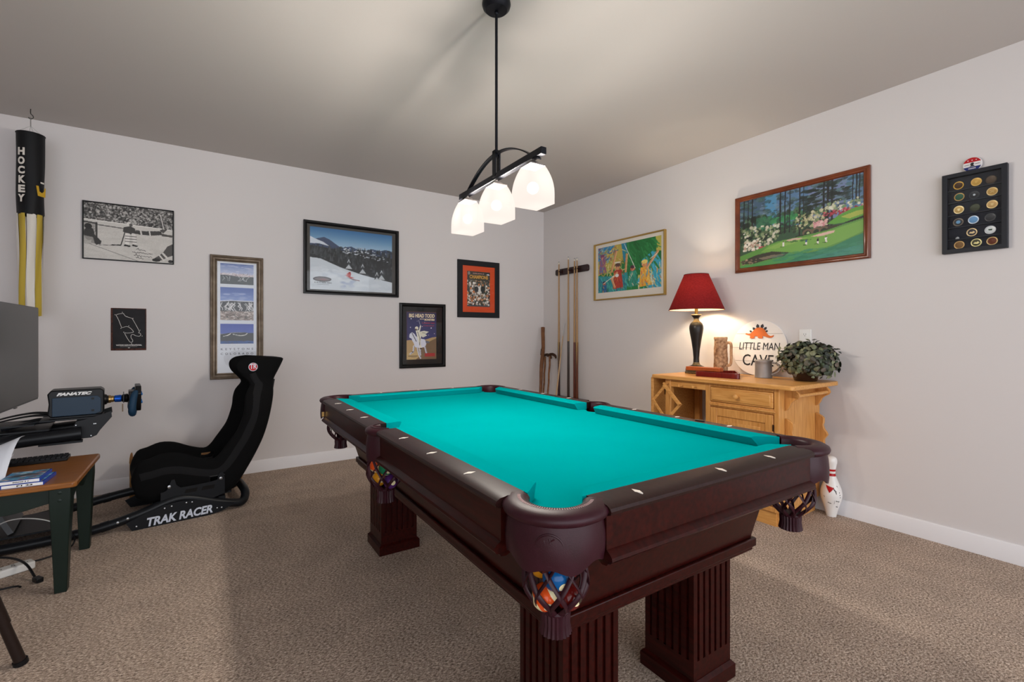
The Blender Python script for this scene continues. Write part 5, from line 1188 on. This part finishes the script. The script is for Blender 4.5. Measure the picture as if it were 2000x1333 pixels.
b = MB().lathe([(.015, 0), (.021, .004), (.0225, .030), (.021, .036)], 24, T=RX(-.084))
for a in range(3): b.box(-.004, .004, -.003, .003, .020, .030, T=RX(-.066) @ Matrix.Rotation(a*2*PI/3+.5, 4, 'Z') @ Tm(0, 0, -.012))
b.build('quick_release', mat('anodised_blue', '#124fb0', .3, metal=.6), wb)
wh = MB().lathe([(.020, 0), (.024, .006), (.028, .030), (.018, .034)], 24, T=RX(-.048)); wh.box(-.014, .018, wc-.075, wc+.075, .715, .812).prism([(wc-.10, .715), (wc-.07, .690), (wc+.07, .690), (wc+.10, .715), (wc+.125, .80), (wc+.10, .846), (wc-.10, .846), (wc-.125, .80)], .018, .046, 'x')
wheel = wh.build('steering_wheel', M_blackp, rig, bevel=.004)
M_grip = mat('navy_grip', '#16344c', .6)
for sg in (-1, 1):
    pts_ = [(.012, wc+sg*.075, .690), (.004, wc+sg*.115, .680), (.002, wc+sg*.136, .705), (.004, wc+sg*.138, .745), (.010, wc+sg*.130, .785), (.020, wc+sg*.110, .815)]
    MB().tube(pts_, [.014, .018, .0205, .019, .019, .018, .013], 12, smoothn=5).build('grip', M_grip, wheel)
    MB().box(-.040, -.036, wc+sg*.05-.03, wc+sg*.05+.03, .745, .80).build('shift_paddle', M_blackp, wheel)
MB().box(-.046, -.040, wc-.14, wc-.125, .70, .745, T=None).build('clutch_paddle', mat('tan_paddle', '#6a5844', .5), wheel)
b = MB()
for (v, z, c_) in ((wc-.05, .79, 0), (wc+.05, .79, 0), (wc-.05, .74, 0), (wc+.05, .74, 0)): b.lathe([(.008, 0), (.007, .008), (0, .008)], 12, T=Tm(.046, v, z, ry=PI/2))
b.build('buttons', mat('button_blue', '#1f6fb8', .4), wheel)
b = MB()
for v in (.120, .350):
    b.prism([(-.27, .61), (-.25, .660), (-.20, .672), (-.095, .705), (-.092, .672), (-.145, .600), (-.160, .572), (-.185, .560), (-.25, .560)], v-.003, v+.003, 'y')
b.box(-.40, -.13, .120, .350, .672, .680).box(-.36, -.14, .16, .31, .680, .688)
b.build('wheel_deck', M_plate, rig)
b = MB()
for x, z in ((-.172, .64), (-.185, .572), (-.165, .64), (-.25, .60), (-.25, .64)): b.lathe([(.004, 0), (.003, .003), (0, .003)], 8, T=Tm(x, .117, z, rx=PI/2))
b.build('deck_bolts', M_steel, rig)
for v in (.085, .385):
    MB().tube([(-.225, v, .597), (-.45, v, .585), (-.56, v, .572), (-.63, v, .52), (-.665, v, .42), (-.67, v, .25), (-.64, v, .06)], .036, 16, smoothn=6).build('upright_tube', M_tube, rig)
MB().box(-.40, -.22, .075, .125, .545, .556).box(-.40, -.22, .345, .395, .545, .556).build('deck_foot', M_plate, rig)
b = MB()
for v in (.16, .28): b.tube([(-.34, v, .672), (-.42, v, .668), (-.55, v, .645)], .010, 8)
b.box(-.62, -.36, .10, .37, .625, .633).box(-.60, -.42, .13, .34, .655, .664)
b.build('deck_arm', M_plate, rig)
b = MB()
for k, (v, dz) in enumerate(((.17, 0), (.22, .01), (.26, -.008), (.30, .004))):
    b.tube([(-.37, v, .70+dz*.5), (-.45, v, .705+dz), (-.58, v-.02, .68+dz), (-.715, v+.02, .61+dz), (-.745, v+.01, .46)], .0045, 8, smoothn=6)
b.build('wheel_cables', M_blackp, rig)
# pedals
pd = MB().box(-.62, -.30, .06, .44, .075, .085, T=None).box(-.30, -.28, .06, .44, .06, .11); pd = pd.build('pedal_tray', M_plate, rig)
MB().box(-.012, .012, -.17, .17, -.10, .10, T=Tm(-.545, .25, .185, ry=math.radians(-24))).build('heel_plate', mat('grey_pedal_plate', '#5b5c5e', .5), rig)
for v in (.15, .25, .36):
    MB().box(-.004, .004, -.022, .022, -.05, .05, T=Tm(-.60, v, .29, ry=math.radians(-25))).box(-.006, .006, -.008, .008, -.16, 0, T=Tm(-.61, v, .26, ry=math.radians(12))).build('pedal', M_steel, pd)

# carton behind the seat
M_card = mat('brown_cardboard', '#8a6238', .85, var='#a57a4a', scale=10, bump=.15)
M_cardd = mat('carton_print', '#3a2413', .85)
cx0 = thing('cardboard_carton', 'brown cardboard carton on the carpet between the racing seat and the back wall', 'box', (-.08, 4.245, .001), .02)
b = MB().box(-.335, .34, -.10, .12, 0, .275); b.build('carton', M_card, cx0, bevel=.003)
MB().prism([(-.10, .275), (.12, .275), (.10, .30), (.06, .318), (-.02, .322), (-.08, .305)], -.337, -.333, 'x').build('open_flap', M_card, cx0)
b = MB()
for y, z, w_, h_ in ((-.05, .23, .02, .03), (.02, .21, .03, .02), (-.03, .16, .03, .015), (.05, .24, .015, .03), (-.06, .10, .02, .05)): b.box(-.3362, -.335, y-w_, y+w_, z-h_, z+h_)
b.build('print', M_cardd, cx0)

# ---------------------------------------------------------------- green-legged side table with things on it
M_oak = mat('orange_oak_top', '#7c4a20', .32, var='#9a622e', scale=7, stretch=(1.2, 14, 14), coat=.25)
M_green = mat('dark_green_paint', '#16221c', .4)
tb = thing('side_table', 'small wooden side table with an oak top and dark green legs at the left edge', 'table', (-.80, 3.145, 0), 0)
XR, YF, YB, ZTT = .330, -.300, .308, .50
MB().prism([(-.48, YF), (XR-.01, YF), (XR, YF+.01), (XR, YB-.01), (XR-.01, YB), (-.48, YB)], ZTT-.026, ZTT).build('table_top', M_oak, tb, bevel=.006)
def scallop(n=24): return [(-.44+.72*i/n, .395+.012*math.cos((i/n*2-1)*PI*2)-.006*math.cos((i/n*2-1)*PI)) for i in range(n+1)]
pr = scallop()+[(.28, ZTT-.027), (-.44, ZTT-.027)]
MB().prism(pr, -.272, -.254, 'y').build('apron', M_green, tb, bevel=.002)
MB().prism(pr, .254, .272, 'y').build('apron', M_green, tb, bevel=.002)
pr2 = [(-.25+.5*i/20, .395+.016*math.cos((i/20*2-1)*PI*2)) for i in range(21)]+[(.25, ZTT-.027), (-.25, ZTT-.027)]
MB().prism(pr2, .270, .288, 'x').build('apron', M_green, tb, bevel=.002)
MB().prism(pr2, -.45, -.432, 'x').build('apron', M_green, tb, bevel=.002)
for lx, ly in ((.272, -.250), (.272, .282-.02), (-.43, -.250), (-.43, .262)):
    rg = []
    for z, h_ in ((.001, .0215), (.30, .031), (.40, .036), (ZTT-.027, .036)):
        ox = (.036-h_)*.0; rg.append([(lx-h_+ox, ly-h_, z), (lx+h_, ly-h_, z), (lx+h_, ly+h_, z), (lx-h_, ly+h_, z)])
    lg = MB().loft(rg, smooth=False).build('leg', M_green, tb, bevel=.003)
    if ly < 0:
        b = MB()
        for z in (.455, .42): b.lathe([(.0075, 0), (.0075, .001), (.005, .002), (0, .002)], 12, T=Tm(lx+.0, ly-.036, z, rx=PI/2))
        b.build('screw_plug', M_green, lg)
# game cases
def case(loc, rz, title, lab, seed):
    t = thing('game_case', lab, 'game case', loc, rz, 'game cases on the side table')
    MB().box(0, .135, 0, .172, 0, .0145).box(-.001, .0, 0, .172, .002, .0125).build('case', mat('clear_blue_case', '#0d3fa6', .2), t, bevel=.003)
    c = Canvas(46, 60, '#3f86b0'); c.blobs(160, 0, 0, 1, 1, .03, .10, ['#1c3f5e', '#dfe4e8', '#2f8fc6', '#a8433a', '#5a7486', '#f0ece6', '#16222c', '#3ab0d6'], .7, seed, .5); c.poly([(.1, .45), (.5, .3), (.9, .4), (.85, .52), (.3, .6)], '#3a4650'); c.ell(.3, .6, .12, .05, '#1a1d22')
    o = c.mesh('cover_art', .126, .160, 0, t, rough=.45); o.rotation_euler = (-PI/2, 0, 0); o.location = (.066, .088, .0150)
    MB().box(.003, .133, -.0012, 0, .0012, .0133).build('spine_label', M_white, t)
    (MB().text(title, .0085, Tm(.075, -.0014, .0072) @ TX, width=.05, bold=.0003) if title else strokes(MB(), 12, .05, .005, .075, -.0016, .0072, 6)).build('spine_lettering', M_ink, t)
def rot2(x, y, a): return (x*math.cos(a)-y*math.sin(a), x*math.sin(a)+y*math.cos(a))
case((-.715, 2.868, ZTT+.0005), math.radians(-3), 'F1 23', 'blue game case with a white spine, lower of the two on the side table', 3)
case((-.728, 2.874, ZTT+.0158), math.radians(-2), '', 'blue game case with a racing cover, upper of the two on the side table', 7)
kb = thing('keyboard', 'black keyboard lying at the back of the oak side table behind the game cases', 'keyboard', (-.78, 3.395, ZTT+.0005), math.radians(3))
MB().box(-.18, .19, -.065, .045, 0, .016).build('tray', M_blackp, kb, bevel=.003)
b = MB()
for j in range(5):
    for i in range(18): b.box(-.173+i*.020, -.157+i*.020, -.058+j*.0205, -.041+j*.0205, .016, .022)
b.build('keys', mat('dark_keycaps', '#202124', .5), kb)
def sheet(name, lab, pts, m, group=None):
    t = thing(name, lab, 'paper', pts[0][0]); o = Vector(pts[0][0])
    rg = [[tuple(Vector(p)-o) for p in row] for row in pts]; n = len(rg[0]); b = MB()
    V = [p for row in rg for p in row]; k = len(rg)
    F = [(i*n+j, (i+1)*n+j, (i+1)*n+j+1, i*n+j+1) for i in range(k-1) for j in range(n-1)]; b.add(V, F, smooth=True)
    ob = b.build('page', m, t); md = ob.modifiers.new('thickness', 'SOLIDIFY'); md.thickness = .0008
    return t
M_paper = mat('white_paper', '#d9dde6', .7)
rows = []
for i in range(9):
    f = i/8; row = []
    for j in range(11):
        g_ = j/10; x = -.985+.255*g_; y = 2.99+.30*f-.02*g_
        z = ZTT+.002+.185*math.sin(min(1, f*1.05)*PI*.5)*(.35+.65*g_) - .03*f*f
        row.append((x, y, z+.004))
    rows.append(row)
sheet('paper_sheet', 'large white sheet of paper curling up at the left end of the side table', rows, M_paper)
rows = []
for i in range(9):
    f = i/8; row = []
    for j in range(11):
        g_ = j/10; y = 2.93+.27*f; q = max(0, (y-2.99)/.30)
        row.append((-.985+.235*g_, y, ZTT+.003+.105*math.sin(min(1, q*1.05)*PI*.5)*(.35+.65*g_)-.02*q*q))
    rows.append(row)
sheet('open_leaflet', 'small white leaflet lying beneath the large curled sheet on the side table', rows, M_paper)
# power strip and cords
M_strip = mat('white_strip_plastic', '#d9d8d4', .4)
ps = thing('power_strip', 'white power strip with a plugged-in cord on the carpet under the side table', 'power strip', (-.775, 3.235, .0005), math.radians(28))
MB().box(-.20, .085, -.030, .030, 0, .038).build('housing', M_strip, ps, bevel=.008, seg=3)
b = MB()
for i in range(6):
    x = -.17+i*.045
    b.box(x-.006, x-.004, -.012, -.002, .0375, .0386).box(x+.004, x+.006, -.012, -.002, .0375, .0386).box(x-.0025, x+.0025, .006, .011, .0375, .0386)
b.build('outlet_slots', M_dark, ps)
def cord(lab, pts, r=.0045, group=None):
    t = thing('cord', lab, 'cord', pts[0]); o = Vector(pts[0])
    MB().tube([Vector(p)-o for p in pts], r, 8, smoothn=8).build('cable', M_blackp, t); return t
t = cord('black cord with a plug lying across the white power strip', [(-.95, 3.42, .006), (-.86, 3.36, .05), (-.77, 3.27, .062), (-.70, 3.16, .058), (-.655, 3.085, .018), (-.64, 3.06, .012)], .0055)
MB().box(-.013, .013, -.022, .022, -.010, .012, T=Tm(.31, -.36, .006, rz=.6)).build('plug', M_blackp, t, bevel=.003)
cord('thin black cord on the carpet in front of the power strip', [(-.98, 3.02, .006), (-.86, 3.03, .006), (-.76, 3.05, .006), (-.71, 3.05, .006), (-.69, 3.03, .006)], .004)
cord('black cord looping from the racing pedals over the carpet behind the power strip', [(-1.0, 3.42, .006), (-.88, 3.34, .006), (-.76, 3.33, .006), (-.66, 3.36, .006), (-.60, 3.42, .007), (-.585, 3.50, .03), (-.62, 3.53, .085)], .004)
cord('white cord arching over the racing pedals beneath the side table', [(-.98, 3.60, .10), (-.86, 3.56, .17), (-.75, 3.54, .165), (-.66, 3.53, .12), (-.63, 3.525, .07)], .003)
_ = [o for o in COL.objects if o.get('label', '').startswith('white cord')][0]
for ch in _.children: ch.data.materials[0] = M_strip
# metal chair whose leg shows at the lower left
M_brown = mat('dark_brown_metal', '#2c211d', .4, metal=.3)
ch = thing('metal_chair', 'dark brown metal chair, one splayed leg showing at the lower left edge', 'chair', (-.66, 2.06, 0))
legs = [((.128, .270), (.045, .17)), ((.128, -.27), (.045, -.17)), ((-.36, .27), (-.29, .17)), ((-.36, -.27), (-.29, -.17))]
legs[0] = ((.131, .270), (.020, .235))
for (bx_, by_), (tx_, ty_) in legs:
    B_, T_ = Vector((bx_, by_, .004)), Vector((tx_, ty_, .44)); 
    lg = MB().tube([B_, B_.lerp(T_, .36)], [.0165, .0155], 14).tube([B_.lerp(T_, .36), T_], .0185, 14).build('leg', M_brown, ch)
    MB().tube([B_+Vector((0, 0, -.003)), B_.lerp(T_, .03)], .0205, 14).build('foot_cap', M_blackp, lg)
MB().prism([(-.33, -.20), (.05, -.20), (.07, .0), (.05, .20), (-.33, .20)], .435, .455).build('seat', M_brown, ch, bevel=.01)

# ---------------------------------------------------------------- camera, world, exposure
cam = bpy.data.cameras.new('camera'); co = bpy.data.objects.new('camera', cam); COL.objects.link(co)
cam.sensor_width = 36; cam.lens = 914.566*36/2000; cam.shift_y = -(666.5-655.03)/2000; cam.clip_start = .02
co.location = (0, 0, H); co.rotation_euler = (PI/2, 0, -.585518); SC.camera = co
w = bpy.data.worlds.new('daylight'); SC.world = w; w.use_nodes = True
bg = w.node_tree.nodes['Background']; bg.inputs[0].default_value = (*WCOL, 1); bg.inputs[1].default_value = WSTR
vs = SC.view_settings; vs.view_transform = 'Standard'; vs.look = 'None'; vs.gamma = 1; vs.exposure = EXPO; vs.use_curve_mapping = False
